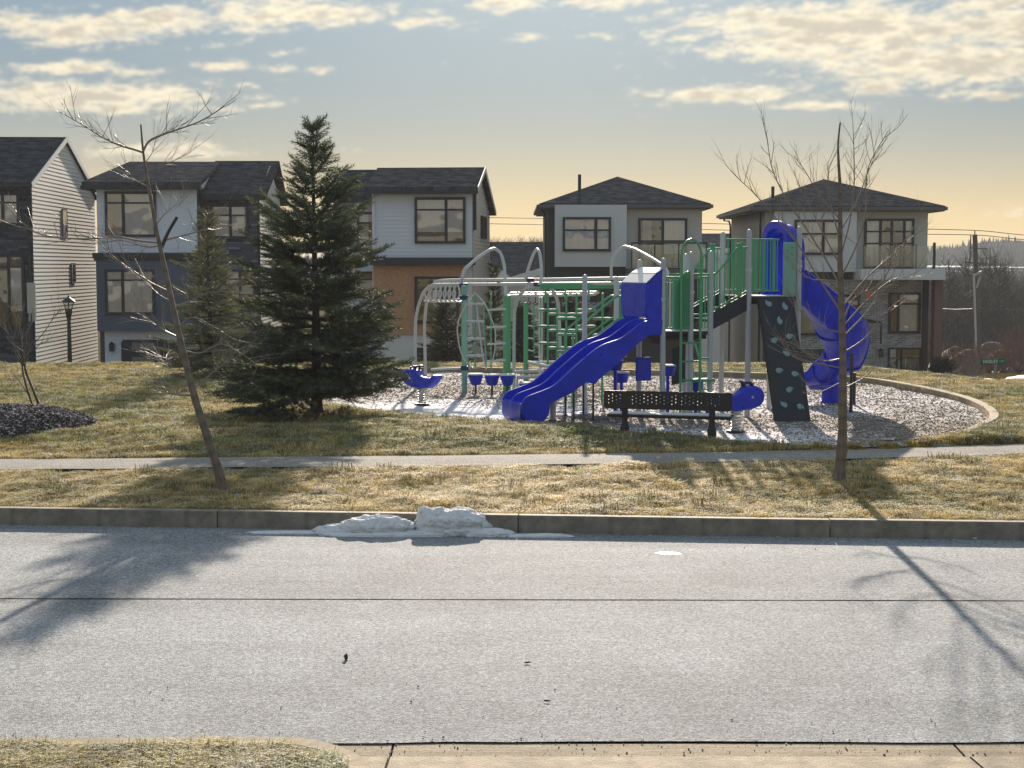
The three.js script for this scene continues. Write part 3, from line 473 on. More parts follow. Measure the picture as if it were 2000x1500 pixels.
{
  const f = frame(61, 1068, 'hip_roof_house', 'square hip roofed house with white framed window panel behind the overhead rails', 0), { g, X, Y } = f;
  const x1 = X(1371, 460), ye = Y(401), dp = 8.6, yt = Y(347, -4.3) + .05;
  mesh('wall', ubox(.02, x1 - .02, 0, ye, -dp, -.03), K.charcoal, g);
  mesh('siding', laps([[X(1222, 460), Y(545)], [x1, Y(545)], [x1, ye], [X(1222, 460), ye]], -.03), K.sidingTan, g);
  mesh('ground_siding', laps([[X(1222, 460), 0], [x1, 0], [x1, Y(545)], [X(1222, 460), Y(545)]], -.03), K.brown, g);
  mesh('window_panel', ubox(X(1083, 460), X(1222, 460), Y(521), ye, -.03, .5), K.panelWhite, g);
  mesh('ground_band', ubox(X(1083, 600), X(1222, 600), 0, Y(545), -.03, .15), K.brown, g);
  windowAt(g, X(1098), X(1191), Y(491, .5), Y(424, .5), .5, { cols: [.69], rows: [.62], curtain: [[0, .66, K.curtain], [.7, 1, K.curtain]] });
  windowAt(g, X(1246), X(1341), Y(528), Y(426), -.01, { cols: [.5], rows: [.56], curtain: [[.5, 1, K.curtain, .3, 1], [.05, .25, K.curtainDark]], name: 'balcony_door' });
  windowAt(g, X(1100), X(1190), Y(660), Y(585), .15, { cols: [.5], rows: [.7] });
  windowAt(g, X(1240), X(1330), Y(660), Y(580), -.01, { cols: [.5], rows: [.7], curtain: [[0, .4, K.curtain]] });
  const slabB = mesh('balcony', ubox(X(1222, 540), x1 + .05, Y(534), Y(525), -.03, 1.3), K.metal, g);
  mesh('railing_glass', [ubox(X(1230, 500), x1, Y(523, 1.2), Y(478, 1.2), 1.2, 1.212)], K.railGlass, slabB);
  mesh('railing_frame', [ubox(X(1228, 500), x1 + .05, Y(476, 1.2), Y(473, 1.2), 1.17, 1.24), ...[1228, 1272, 1318].map((p) => ubox(X(p, 500), X(p, 500) + .05, Y(525, 1.2), Y(476, 1.2), 1.185, 1.23)), ubox(x1, x1 + .05, Y(525, 1.2), Y(476, 1.2), 1.185, 1.23), ubox(x1 + .005, x1 + .045, Y(476, 1.2), Y(473, 1.2), 0, 1.2)], K.trim, slabB);
  hipRoof(g, 0, x1, -dp, 0, ye + .06, yt, .32); ventPipe(g, X(1136), Y(380), -2.2, .95);
  downpipe(g, [V(-.25, ye, .3), V(-.18, ye - .3, .12), V(-.05, ye - .6, .06), V(-.05, .2, .06)]);
}
{
  const f = frame(61, 1492, 'brick_base_house', 'square hip roofed house with pale brick base and balcony at the right', 0), { g, X, Y } = f;
  const x1 = X(1812, 460), ye = Y(407), dp = 9.2, yt = Y(352, -4.6) + .05, xm = X(1668, 460), xbr = X(1800, 650);
  mesh('wall', [ubox(.02, x1 - .02, Y(545), ye, -dp, -.03), ubox(.02, X(1806, 650), 0, Y(545), -dp, -.03)], K.charcoal, g);
  mesh('side_siding', leftWall(laps([[-dp, 0], [0, 0], [0, ye], [-dp, ye]], 0), 0), K.sidingCream, g);
  mesh('corner_panel', ubox(.0, X(1508, 460), Y(560), ye, -.03, .04), K.beige, g);
  mesh('window_panel', ubox(X(1508, 460), xm, Y(531), ye, -.03, .45), K.panelWhite, g);
  mesh('siding', laps([[xm, Y(530)], [x1, Y(530)], [x1, ye], [xm, ye]], -.03), K.sidingTan, g);
  windowAt(g, X(1546), X(1636), Y(498, .45), Y(429, .45), .45, { cols: [.62], rows: [.6], curtain: [[0, .6, K.curtain], [.64, 1, K.beige]] });
  windowAt(g, X(1686), X(1783), Y(524), Y(427), -.01, { cols: [.32, .55, .8], rows: [.5, .74], curtain: [[0, .3, K.curtain], [.8, 1, K.curtain, .5, 1]], name: 'balcony_door' });
  const bal = mesh('balcony', ubox(xm, X(1828, 540), Y(546), Y(525), -.03, 1.35), K.panelWhite, g);
  mesh('railing_glass', ubox(xm + .1, X(1822, 500), Y(522, 1.25), Y(480, 1.25), 1.25, 1.262), K.railGlass, bal);
  mesh('railing_post', [1672, 1722, 1772].map((p) => ubox(X(p, 500), X(p, 500) + .05, Y(525, 1.25), Y(478, 1.25), 1.22, 1.25)), K.trim, bal);
  mesh('railing_post', ubox(X(1806, 500), X(1810, 500), Y(525, 1.25), Y(474, 1.25), 1.22, 1.28), K.trim, bal); mesh('railing_post', ubox(X(1819, 500), X(1823, 500), Y(525), Y(474), .2, .26), K.trim, bal);
  mesh('brick_wall', [ubox(X(1508, 600), xbr, Y(682), Y(546), -.03, .02), ubox(X(1684, 700), X(1738, 700), 0, Y(682), -.03, .02), ubox(X(1508, 600), X(1560, 600), 0, Y(682), -.03, .02)], K.brickPale, g);
  mesh('garage_front', ubox(X(1560, 700), X(1684, 700), 0, Y(682), -.2, -.1), K.brown, g);
  mesh('pilaster', ubox(xbr, X(1812, 650), 0, Y(546), -.3, .05), K.trim, g);
  mesh('corner_column', ubox(X(1811, 650), X(1826, 650), 0, Y(546), .5, 1.0), K.redBrown, g);
  windowAt(g, X(1736), X(1799), Y(651), Y(571), .02, { cols: [.3], rows: [.72], curtain: [[.3, .95, K.curtain]] });
  windowAt(g, X(1560), X(1680), Y(655), Y(575), .02, { cols: [.35, .68], rows: [.72], curtain: [[0, .3, K.curtainDark], [.4, .9, K.curtain, 0, .6]] });
  const door = windowAt(g, X(1737), X(1801), .05, Y(679), .02, { cols: [.27, .4], rows: [.76], curtain: [[.02, .25, K.curtain, .76, 1]], name: 'entry_door', bar: .06 });
  mesh('door_handle', bar(V(X(1766, 720), 1.0, .13), V(X(1766, 720), 1.4, .13), .015, 6), K.white, door);
  lantern(g, X(1718, 690), Y(690), .02);
  mesh('porch_canopy', [slab([V(X(1690, 620), Y(622), .02), V(X(1712, 620), Y(627), .9), V(X(1640, 620), Y(627), .9), V(X(1640, 620), Y(618), .02)], .06), ubox(X(1709, 660), X(1712, 660), Y(670), Y(627), .8, .86)], K.trim, g);
  hipRoof(g, 0, x1, -dp, 0, ye + .08, yt, .55); ventPipe(g, X(1532), Y(395), -3, .8);
  downpipe(g, [V(-.4, ye, -dp), V(-.35, ye - .25, -dp + .1), V(-.08, ye - .5, -dp + .15), V(-.08, .3, -dp + .15)]);
  downpipe(g, [V(-.08, ye - .1, -.6), V(-.08, 4, -.6), V(-.08, .3, -.6)]);
}
// lower houses of the next street, seen in the gaps
{
  const f = frame(84, 930, 'gabled_house', 'grey roofed house with white fascia boards seen in the gap beyond the orange clad house', 0), { g, X, Y } = f;
  const xa = X(940), xv = X(997), xb = X(1090), yv = Y(548), y1 = Y(480), dp = 9;
  mesh('wall', ubox(xa, xb, -4, yv + .1, -dp, 0), K.sidingCream, g);
  mesh('gable_wall', [metric(new THREE.ShapeGeometry(new THREE.Shape([[xv, yv - .2], [xb, yv - .2], [xb, Y(518)]].map((p) => new THREE.Vector2(...p)))).translate(0, 0, .02)), metric(new THREE.ShapeGeometry(new THREE.Shape([[xa, yv - .2], [xv, yv - .2], [xa, Y(505)]].map((p) => new THREE.Vector2(...p)))).translate(0, 0, .02))], K.beige, g);
  const roof = mesh('roof', [slab([V(xa - 2, Y(560), -.1), V(xb + 2, Y(560), -.1), V(xb + 2, y1 + .3, -5), V(xa - 2, y1 + .3, -5)], .15)], K.shingle, g);
  mesh('fascia', [beam(V(xv, yv, .15), V(xb + .5, Y(514), .15), .12, .36), beam(V(xv, yv, .16), V(xa, Y(503), .16), .12, .3)], K.white, roof);
  mesh('parapet', ubox(xa - 1, X(1012), y1 - .4, y1 + .25, -6, -5.2), K.metal, roof);
  mesh('corner_trim', ubox(X(1062), X(1066), -4, yv, .0, .06), K.white, g);
}
{
  const f = frame(86, 1360, 'grey_roof_house', 'grey roofed house with pale siding in the gap between the two hip roofed houses', 0), { g, X, Y } = f;
  const xb = X(1460), ye = Y(484), dp = 8;
  mesh('wall', ubox(-1, xb, -4, ye, -dp, -.05), K.beige, g);
  mesh('siding', laps([[-1, -4], [xb, -4], [xb, ye], [-1, ye]], -.05, .2, .03), K.sidingCream, g);
  const roof = mesh('roof', slab([V(-2, ye, .4), V(xb + 2, ye, .4), V(xb + 2, Y(456, -4), -4), V(-2, Y(456, -4), -4)], .12), K.shingle, g);
  mesh('eave', ubox(-2, xb + 2, ye - .3, ye - .02, .38, .5), K.white, roof);
  mesh('porch_gable', [beam(V(-.5, Y(482), 1.2), V(X(1412), Y(504), 1.2), .12, .3), ubox(-1, X(1408), -4, Y(503), .1, 1.15)], K.white, g);
}
console.log('houses done');
// ------------------------------------------------------------------ playground
const scuff = tex(512, 512, (u, v, i, j) => { const a = fbm(u * 9, v * 9, 4, 9), s = vnoise(u * 6, v * 160, 160), m = sstep(.80, .9, s) * sstep(.5, .7, fbm(u * 5 + 2, v * 5, 3, 5)), k = .88 + (a - .5) * .22; return [k + m * .05, k + m * .05, k]; });
const scuffRough = tex(256, 256, (u, v) => { const k = .75 + (fbm(u * 8, v * 8, 4, 8) - .5) * .7; return [k, k, k]; }, false);
const P = {
  blue: phys([.012, .045, .78], .55, { map: rep(scuff, 1.1, 1.1), roughnessMap: rep(scuffRough, .9, .9), transmission: .14, thickness: 0, specularIntensity: .7 }), blueSolid: phys([.012, .045, .68], .55, { map: rep(scuff, 1.1, 1.1), roughnessMap: rep(scuffRough, .9, .9), specularIntensity: .7 }), navy: mat([.012, .016, .09], .5), green: mat([.065, .32, .15], .38), greenDeep: mat([.055, .27, .125], .42), teal: mat([.17, .36, .30], .45),
  grey: mat([.46, .48, .49], .42), greyBlue: mat([.38, .42, .46], .45), slate: mat([.018, .024, .034], .6, { bumpMap: fineBump, bumpScale: .003 }), hold: mat([.20, .34, .36], .55), black: mat([.012, .012, .014], .5), deck: mat([.03, .022, .02], .7), steel: mat([.55, .55, .53], .3, { metalness: .9 }), frost: M.snow, dark: mat([.03, .03, .035], .5), rust: mat([.10, .075, .06], .7),
};
const inv = new THREE.Matrix4();
// build in world metres, hang under a thing
function wmesh(name, gs, m, parent) { parent.updateWorldMatrix(true, false); const g = joined(gs); g.applyMatrix4(inv.copy(parent.matrixWorld).invert()); const o = new THREE.Mesh(g, m); o.name = name; o.castShadow = o.receiveShadow = true; parent.add(o); return o; }
const G = PLAY_Y;
const TH = 18 * Math.PI / 180, ORG = V(2.49, G, -24.4);
const L = (u, y, w = 0) => V(ORG.x + u * Math.cos(TH) + w * Math.sin(TH), ORG.y + y, ORG.z - u * Math.sin(TH) + w * Math.cos(TH));
function lbox(u0, u1, y0, y1, w0, w1, r = .012) { const g = r ? rbox(u1 - u0, y1 - y0, w1 - w0, Math.min(r, (u1 - u0) * .45, (y1 - y0) * .45, (w1 - w0) * .45)) : new THREE.BoxGeometry(u1 - u0, y1 - y0, w1 - w0); g.rotateY(TH); const c = L((u0 + u1) / 2, (y0 + y1) / 2, (w0 + w1) / 2); g.translate(c.x, c.y, c.z); return g; }
// a flat plate drawn in (u, y), t thick across w
function plate(pts, w, t, bevel = .01, holes = []) { const s = new THREE.Shape(pts.map((p) => new THREE.Vector2(...p))); s.holes = holes; const g = new THREE.ExtrudeGeometry(s, { depth: t - 2 * bevel, bevelEnabled: bevel > 0, bevelThickness: bevel, bevelSize: bevel, bevelSegments: 2, curveSegments: 8 }); g.translate(0, 0, w + bevel); g.rotateY(TH); g.translate(ORG.x, ORG.y, ORG.z); return g; }
// pixel on the plane w = const of the play structure -> [u, y]
function toUY(px, py, w = 0) { let u = -1; for (let i = 0; i < 12; i++) { const d = -L(u, 0, w).z, x = at(px, py, d).x; u = (x - ORG.x - w * Math.sin(TH)) / Math.cos(TH); } return [u, at(px, py, -L(u, 0, w).z).y - ORG.y]; }
function postGeo(a, top, r = .045) { const g = [bar(a, V(a.x, top, a.z), r, 14), new THREE.SphereGeometry(r, 14, 8, 0, 6.3, 0, Math.PI / 2).scale(1, 1.3, 1).translate(a.x, top, a.z)]; return g; }
{
  const S = thing('play_structure', 'play structure with blue wave slide, spiral slide, grey posts and green guard rails', 'playground', ORG.clone());
  const D1 = 1.46, D2 = 2.03;
  const posts = [[0, 0, 2.62], [.5, 0, 2.72], [.86, 0, 2.74], [1.56, 0, 3.10], [2.5, 0, 3.16], [2.5, -1, 3.12], [1.56, -1, 3.08], [.86, -1, 2.7], [0, -1, 2.6], [-.62, -2.0, 2.34], [.1, -2.3, 2.3]];
  for (const [u, w, h] of posts) { const b = L(u, -.15, w); wmesh('post', postGeo(b, ORG.y + h, .046), Math.abs(w) > .5 ? P.grey : P.greyBlue, S); }
  for (const [u, w, h] of posts.slice(0, 9)) { const c = L(u, h - .62, w); wmesh('post_clamp', [new THREE.CylinderGeometry(.056, .056, .05, 12).translate(c.x, c.y, c.z)], P.grey, S); }
  // decks with a crust of frost
  for (const [a, b, y] of [[0, .86, D1], [1.56, 2.5, D2]]) { const d = wmesh('deck', [lbox(a + .02, b - .02, y - .06, y, -.99, -.01), lbox(a + .04, b - .04, y - .13, y - .06, -.94, -.9), lbox(a + .04, b - .04, y - .13, y - .06, -.1, -.06)], P.deck, S); wmesh('frost_cover', lbox(a + .03, b - .03, y + .002, y + .016, -.97, .0, .006), P.frost, d); }
  // steps between the decks
  for (let i = 0; i < 2; i++) { const y = D1 + .19 * (i + 1), t = wmesh('step', lbox(.88 + i * .34, 1.22 + i * .34, y - .04, y, -.96, -.04), P.deck, S); wmesh('frost_cover', lbox(.89 + i * .34, 1.21 + i * .34, y + .001, y + .01, -.94, -.05, .004), P.frost, t); }
  for (const w of [.0, -1.03]) {
    wmesh('stair_side', plate([[.87, D1 + .02], [.87, D1 + .30], [1.54, D2 + .06], [1.54, D2 - .22]], w - .01, .03, .004), P.slate, S);
    const r = wmesh('stair_guard', [pipe([L(.86, D1 + .93, w), L(1.0, D1 + 1.0, w), L(1.32, D2 + .80, w), L(1.42, D2 + .82, w), L(1.54, D2 + .82, w)].map((p) => p), .018, 20, 8, .2), bar(L(.87, D1 + .34, w), L(1.54, D2 + .10, w), .016)], P.green, S);
    for (let i = 0; i < 7; i++) { const u = .93 + i * .09, lo = lerp(D1 + .34, D2 + .10, (u - .87) / .67), hi = u < 1.0 ? D1 + .98 : lerp(D1 + 1.0, D2 + .80, clamp((u - 1) / .32)); wmesh('baluster', i === 5 ? lbox(u - .05, u + .05, lo, hi + .1, w - .012, w + .012, .01) : bar(L(u, lo, w), L(u, hi, w), .011, 6), P.green, r); }
  }
  // guards of the high deck
  const guard = (u0, u1, y, w, h = .98, n = 8, wide = 0) => { const r = wmesh('guard_panel', [bar(L(u0, y + h, w), L(u1, y + h, w), .017), bar(L(u0, y + .1, w), L(u1, y + .1, w), .015)], P.green, S); for (let i = 0; i < n; i++) { const u = lerp(u0, u1, (i + .5) / n); wmesh('baluster', i % 3 === wide ? lbox(u - .028, u + .028, y + .1, y + h, w - .01, w + .01, .008) : bar(L(u, y + .1, w), L(u, y + h, w), .011, 6), P.green, r); } return r; };
  guard(1.62, 2.12, D2, .0, .96, 8); guard(1.62, 2.44, D2, -1, .98, 9, 1);
  const bub = wmesh('bubble_panel', [lbox(2.2, 2.45, D2 + .02, D2 + .92, -.02, .02, .06)], P.teal, S);
  for (let i = 0; i < 4; i++) { const c = L(2.32 + (i % 2 - .5) * .08, D2 + .66 + i * .06, .03); wmesh('stud', new THREE.SphereGeometry(.022, 8, 6).translate(c.x, c.y, c.z), P.teal, bub); }
  // climbing wall with moulded holds
  {
    const TL = at(1481, 581, 24.72), TR = at(1546, 581, 24.9), BL = at(1515, 823, 24.12), BR = at(1580, 823, 24.3), nrm = TR.clone().sub(TL).cross(BL.clone().sub(TL)).normalize(); if (nrm.z < 0) nrm.negate();
    const c = [TL, TR, BR, BL], f = c.map((p) => p.clone().addScaledVector(nrm, .02)), b = c.map((p) => p.clone().addScaledVector(nrm, -.03)), pos = [], uv = [];
    const quad = (p, q, r, s) => { for (const v of [p, q, r, p, r, s]) { pos.push(v.x, v.y, v.z); uv.push(v.x, v.y); } };
    quad(f[3], f[2], f[1], f[0]); quad(b[0], b[1], b[2], b[3]); for (let i = 0; i < 4; i++) { const j = (i + 1) % 4; quad(f[i], f[j], b[j], b[i]); }
    const wall = wmesh('climbing_wall', tris(pos, uv), P.slate, S);
    wmesh('wall_frame', [beam(TL, BL, .04, .05), beam(TR, BR, .04, .05), bar(BL, V(BL.x, G - .05, BL.z), .02), bar(BR, V(BR.x, G - .05, BR.z), .02), bar(BL, BR, .02)], P.black, wall);
    const R = rng(5);
    for (const [zx, zy] of [[715, 630], [820, 650], [787, 742], [852, 845], [755, 870], [828, 950], [785, 1063], [885, 1085], [850, 1183], [812, 1273], [918, 1292]]) {
      const px = 1280 + zx / 3.26, py = 400 + zy / 3.26, t = (py - 581) / 242, s = (px - lerp(1481, 1515, t)) / 65;
      const p = TL.clone().lerp(TR, s).lerp(BL.clone().lerp(BR, s), t).addScaledVector(nrm, .03);
      const g = new THREE.TorusGeometry(.036, .026, 8, 14, 4.6).scale(1.15, .82, .8).rotateZ(R() * 1.2 - .9 + (R() < .5 ? 0 : 2.4)); const g2 = new THREE.SphereGeometry(.045, 10, 8).scale(1.1, .8, .35).translate(0, 0, -.01);
      const q = new THREE.Quaternion().setFromUnitVectors(V(0, 0, 1), nrm); for (const k of [g, g2]) { k.applyQuaternion(q); k.translate(p.x, p.y, p.z); }
      wmesh('hand_hold', [g, g2], P.hold, wall);
    }
  }
  // double wave slide
  {
    const top = [[1018, 800], [1020, 789], [1030, 776], [1063, 763], [1086, 751], [1124, 716], [1171, 678], [1212, 662], [1236, 645], [1259, 629], [1292, 626]].map(([a, b]) => toUY(a, b, .02));
    const bot = [[1290, 652], [1268, 653], [1241, 673], [1215, 699], [1190, 722], [1168, 740], [1162, 748], [1145, 745], [1112, 768], [1073, 787]].map(([a, b]) => toUY(a, b, .02));
    const cu = toUY(1046, 798, .02), round = []; for (let i = 0; i <= 14; i++) { const a = -.15 + i / 14 * -3.3; round.push([cu[0] + .225 * Math.cos(a), cu[1] + .235 * Math.sin(a)]); }
    const topC = new THREE.SplineCurve(top.slice(1).map((p) => new THREE.Vector2(...p))).getPoints(50).map((p) => [p.x, p.y]), botC = new THREE.SplineCurve(bot.slice(1, 6).map((p) => new THREE.Vector2(...p))).getPoints(16).map((p) => [p.x, p.y]);
    const outline = [...topC, bot[0], ...botC, ...bot.slice(6), ...round].filter((p, i, a) => i === 0 || Math.hypot(p[0] - a[i - 1][0], p[1] - a[i - 1][1]) > .004);
    const SL = wmesh('wave_slide', plate(outline, -.01, .055, .014), P.blue, S);
    wmesh('divider_wall', plate(outline, -.53, .05, .014), P.blue, SL); wmesh('far_wall', plate(outline, -1.02, .055, .014), P.blue, SL);
    const bedY = (k) => .10 + .02 * Math.sin(k * 9);
    for (const w0 of [-.49, -.98]) {
      const pts = topC.map(([u, y], i) => [u, y - .12 * sstep(0, 8, i)]), lip = [[pts[0][0] - .02, pts[0][1] - .07], [pts[0][0] - .03, pts[0][1] - .22], [pts[0][0] + .02, pts[0][1] - .33]].reverse();
      const all = [...lip, ...pts], pos = [], uv = [], idx = [], nw = 6;
      all.forEach(([u, y], i) => { for (let k = 0; k <= nw; k++) { const w = w0 + k / nw * .49, sag = -.025 * Math.sin(k / nw * Math.PI); const p = L(u, y + sag, w); pos.push(p.x, p.y, p.z); uv.push(k / nw, i * .05); } });
      for (let i = 0; i < all.length - 1; i++) for (let k = 0; k < nw; k++) { const a = i * (nw + 1) + k, b = a + nw + 1; idx.push(a, b, a + 1, b, b + 1, a + 1); }
      const g = new THREE.BufferGeometry(); g.setAttribute('position', new THREE.Float32BufferAttribute(pos, 3)); g.setAttribute('uv', new THREE.Float32BufferAttribute(uv, 2)); g.setIndex(idx); g.computeVertexNormals();
      wmesh('chute', g, P.blue, SL);
    }
    const sup = (px, d, yt) => { const a = at(px, 700, d); wmesh('slide_support', bar(V(a.x, G - .1, a.z), V(a.x, at(px, yt, d).y, a.z), .017, 8), P.dark, SL); };
    sup(1105, 24.9, 756); sup(1121, 24.7, 748); sup(1159, 24.25, 742); sup(1140, 25.1, 740);
    const dr = at(1080, 790, 24.5); wmesh('slide_foot', bar(V(dr.x, G - .1, dr.z), V(dr.x, dr.y + .12, dr.z), .05, 12), P.grey, SL);
    // hood over the entry
    const arch = (w, t) => plate([[0, 1.62], [-.24, 1.64], [-.31, 1.74], [-.31, 2.16], [-.26, 2.26], [-.14, 2.40], [-.02, 2.5], [0, 2.5]], w, t, .02);
    const hood = wmesh('slide_hood', arch(-.03, .06), P.blue, SL); wmesh('hood_side', arch(-1.02, .06), P.blue, hood);
    const front = new THREE.Shape(); { const x0 = -1.02, x1 = .03, y0 = 1.72, y1 = 2.25, r = .22; front.moveTo(x0 + r, y0); front.lineTo(x1 - r, y0); front.quadraticCurveTo(x1, y0, x1, y0 + r); front.lineTo(x1, y1 - .05); front.quadraticCurveTo(x1, y1, x1 - .05, y1); front.lineTo(x0 + .05, y1); front.quadraticCurveTo(x0, y1, x0, y1 - .05); front.lineTo(x0, y0 + r); front.quadraticCurveTo(x0, y0, x0 + r, y0); }
    const fg = new THREE.ExtrudeGeometry(front, { depth: .03, bevelEnabled: true, bevelSize: .014, bevelThickness: .014, bevelSegments: 2 }); fg.rotateY(-Math.PI / 2); fg.rotateY(TH); const fo = L(-.29, 0, 0); fg.translate(fo.x, fo.y, fo.z);
    wmesh('hood_front', fg, P.blue, hood);
    const rf = (a, b, t) => { const pos = [], q = [L(a[0], a[1], .04), L(b[0], b[1], .04), L(b[0], b[1], -1.03), L(a[0], a[1], -1.03)], r = q.map((p) => V(p.x, p.y - t, p.z)); const quad = (p, q2, r2, s) => { for (const v of [p, q2, r2, p, r2, s]) pos.push(v.x, v.y, v.z); }; quad(q[0], q[1], q[2], q[3]); quad(r[3], r[2], r[1], r[0]); for (let i = 0; i < 4; i++) { const j = (i + 1) % 4; quad(q[i], r[i], r[j], q[j]); } return tris(pos); };
    wmesh('hood_roof', [rf([-.325, 2.265], [-.15, 2.42], .03), rf([-.15, 2.425], [.02, 2.525], .03)], P.blueSolid, hood);
    wmesh('frost_cover', [rf([-.32, 2.275], [-.15, 2.43], .008), rf([-.15, 2.435], [.0, 2.525], .008)], P.frost, hood);
  }
  // front of the low deck: ridged panel, chrome pipes and the tall arch ladder
  {
    const pan = wmesh('ridged_panel', plate([[.22, D1 + .04], [.46, D1 + .04], [.46, D1 + 1.0], [.40, D1 + .99], [.31, D1 + .93], [.25, D1 + .84], [.22, D1 + .74]], .01, .03, .008), P.greenDeep, S);
    for (let i = 0; i < 7; i++) { const u = .24 + i * .034, h = i < 2 ? .76 + i * .1 : .94; wmesh('ridge', lbox(u, u + .016, D1 + .08, D1 + h, .04, .056, .006), P.green, pan); }
    const p2 = wmesh('ridged_panel', plate([[.54, D1 + .04], [.82, D1 + .04], [.82, D1 + .95], [.54, D1 + .95]], -.98, .03, .008), P.greenDeep, S);
    for (let i = 0; i < 3; i++) { const u = .06 + i * .055; wmesh('chime_pipe', [bar(L(u, D1 + .06, .02), L(u, D1 + .82, .02), .018, 10), new THREE.SphereGeometry(.026, 10, 8).translate(...L(u, D1 + .86, .02).toArray())], i % 2 ? P.steel : P.teal, S); }
    wmesh('cross_bar', [bar(L(0, D1 + .9, .02), L(.5, D1 + .9, .02), .016), bar(L(0, D1 + .06, .02), L(.5, D1 + .06, .02), .016), bar(L(.5, D1 + .95, .0), L(.86, D1 + .95, .0), .016), bar(L(.5, D1 + .28, .0), L(.86, D1 + .28, .0), .016)], P.green, S);
    const arc = (w, u0, u1, top) => pipe([L(u0, -.1, w), L(u0, 1.0, w), L(u0, 2.4, w), L(u0, top - .22, w), L(lerp(u0, u1, .18), top - .05, w), L((u0 + u1) / 2, top, w), L(lerp(u0, u1, .82), top - .05, w), L(u1, top - .22, w), L(u1, 2.4, w), L(u1, 1.0, w), L(u1, -.1, w)], .022, 70, 8, .35);
    const lad = wmesh('arch_ladder', arc(.12, .27, .62, 2.98), P.green, S);
    for (const y of [.35, .66, .97, 1.28]) wmesh('rung', bar(L(.27, y, .12), L(.62, y, .12), .015, 8), P.greenDeep, lad);
    wmesh('side_bar', [bar(L(.62, 1.02, .12), L(.75, 1.02, .2), .014), bar(L(.62, .5, .12), L(.8, .5, .1), .014)], P.greenDeep, lad);
    const gp = wmesh('guard_panel', [bar(L(.64, D1 + .9, .0), L(.86, D1 + .9, 0), .014)], P.green, S); for (let i = 0; i < 4; i++) wmesh('baluster', bar(L(.66 + i * .05, D1 + .05, 0), L(.66 + i * .05, D1 + .9, 0), .011, 6), P.green, gp);
  }
  // below the low deck
  {
    wmesh('play_panel', lbox(-.28, .0, .62, 1.02, -.5, -.46, .02), P.blueSolid, S);
    for (const [u, w, h] of [[.34, -.55, .86], [.72, -.25, .62], [.80, .05, .44], [-.5, -.85, .95], [-.2, -1.3, .7]]) { const b = L(u, 0, w), c = wmesh('step_pod', [new THREE.CylinderGeometry(.14, .10, .17, 16).translate(b.x, ORG.y + h - .085, b.z), bar(V(b.x, G - .1, b.z), V(b.x, ORG.y + h - .1, b.z), .03, 10)], P.blueSolid, S); wmesh('frost_cover', new THREE.CylinderGeometry(.135, .142, .022, 16).translate(b.x, ORG.y + h + .008, b.z), P.frost, c); }
    for (const [u, y, w] of [[.72, .62, .35], [.78, .36, .4]]) { const t = wmesh('tread', lbox(u - .2, u + .2, y, y + .04, w - .5, w - .25), P.greenDeep, S); wmesh('frost_cover', lbox(u - .19, u + .19, y + .041, y + .052, w - .49, w - .26, .004), P.frost, t); }
    wmesh('deck_funnel', plate([[.1, D1 - .3], [.78, D1 - .1], [.78, D1 - .02], [.02, D1 - .02], [.02, D1 - .2]], -.5, .4, .02), P.rust, S);
    wmesh('dark_panel', plate([[.60, .5], [.84, .55], [.84, D1 - .1], [.60, D1 - .1]], -.97, .03, .008), P.slate, S);
  }
  // arch climber behind
  for (const w of [-1.2, -1.55]) wmesh('arch_climber', pipe([L(.92, 1.42, w), L(1.12, 1.30, w - .1), L(1.32, 1.0, w - .25), L(1.45, .55, w - .35), L(1.5, -.1, w - .4)], .02, 24, 8), P.green, S);
  // stairs with sloping handrails on the far side, to the left
  {
    const st = wmesh('transfer_stairs', [[1140, 700, 26.9], [1170, 682, 26.8], [1200, 664, 26.7]].map(([px, py, d]) => { const p = at(px, py, d); return rbox(.36, .05, .85, .01).translate(p.x, p.y, p.z - .3); }), P.deck, S);
    for (const [a, b, e, d] of [[[1104, 646], [1191, 579], [1226, 579], 27.4], [[1119, 650], [1203, 580], [1232, 580], 26.4], [[1107, 688], [1194, 622], [1228, 622], 27.4], [[1120, 691], [1209, 622], [1236, 622], 26.4]]) wmesh('handrail', pipe([at(a[0], a[1] + 22, d), at(a[0], a[1] + 3, d), at(a[0] + 4, a[1] - 4, d), at(b[0], b[1], d - .2), at(e[0], e[1], d - .3)], .02, 40, 8, .15), P.green, st);
    for (const [px, d] of [[1104, 27.4], [1119, 26.4]]) { const a = at(px, 660, d); wmesh('stair_post', bar(V(a.x, G - .1, a.z), a, .026, 10), P.green, st); }
    const pn = at(1222, 612, 26.9); wmesh('green_panel', rbox(.34, .85, .03, .01).translate(pn.x, pn.y, pn.z), P.greenDeep, S);
    for (const py of [577, 586, 605, 640]) { const c = at(1238, py, 26); wmesh('rail_knob', new THREE.SphereGeometry(.035, 10, 8).scale(1.4, .7, 1).translate(c.x, c.y, c.z), P.steel, S); }
  }
  // spiral slide
  {
    const path = [[4.62, 2.40, -25.72], [4.95, 2.30, -25.72], [5.25, 2.02, -25.74], [5.55, 1.72, -25.86], [5.85, 1.42, -26.14], [6.02, 1.14, -26.55], [5.97, .93, -27.0], [5.78, .79, -27.35], [5.5, .72, -27.55], [5.28, .70, -27.62]].map((p) => V(...p));
    const c = new THREE.CatmullRomCurve3(path, false, 'centripetal'), n = 90, prof = [];          // profile across: [side, height], + side is outside of the turn
    for (let i = 0; i <= 16; i++) { const a = Math.PI * (1 + i / 16); prof.push([Math.cos(a) * .35, Math.sin(a) * .22 + .2]); }
    const full = (k) => prof.map(([s, y], i) => [s, y + (i > 11 ? (i - 11) * .075 * k : i < 3 ? (3 - i) * .035 * k : 0)]);
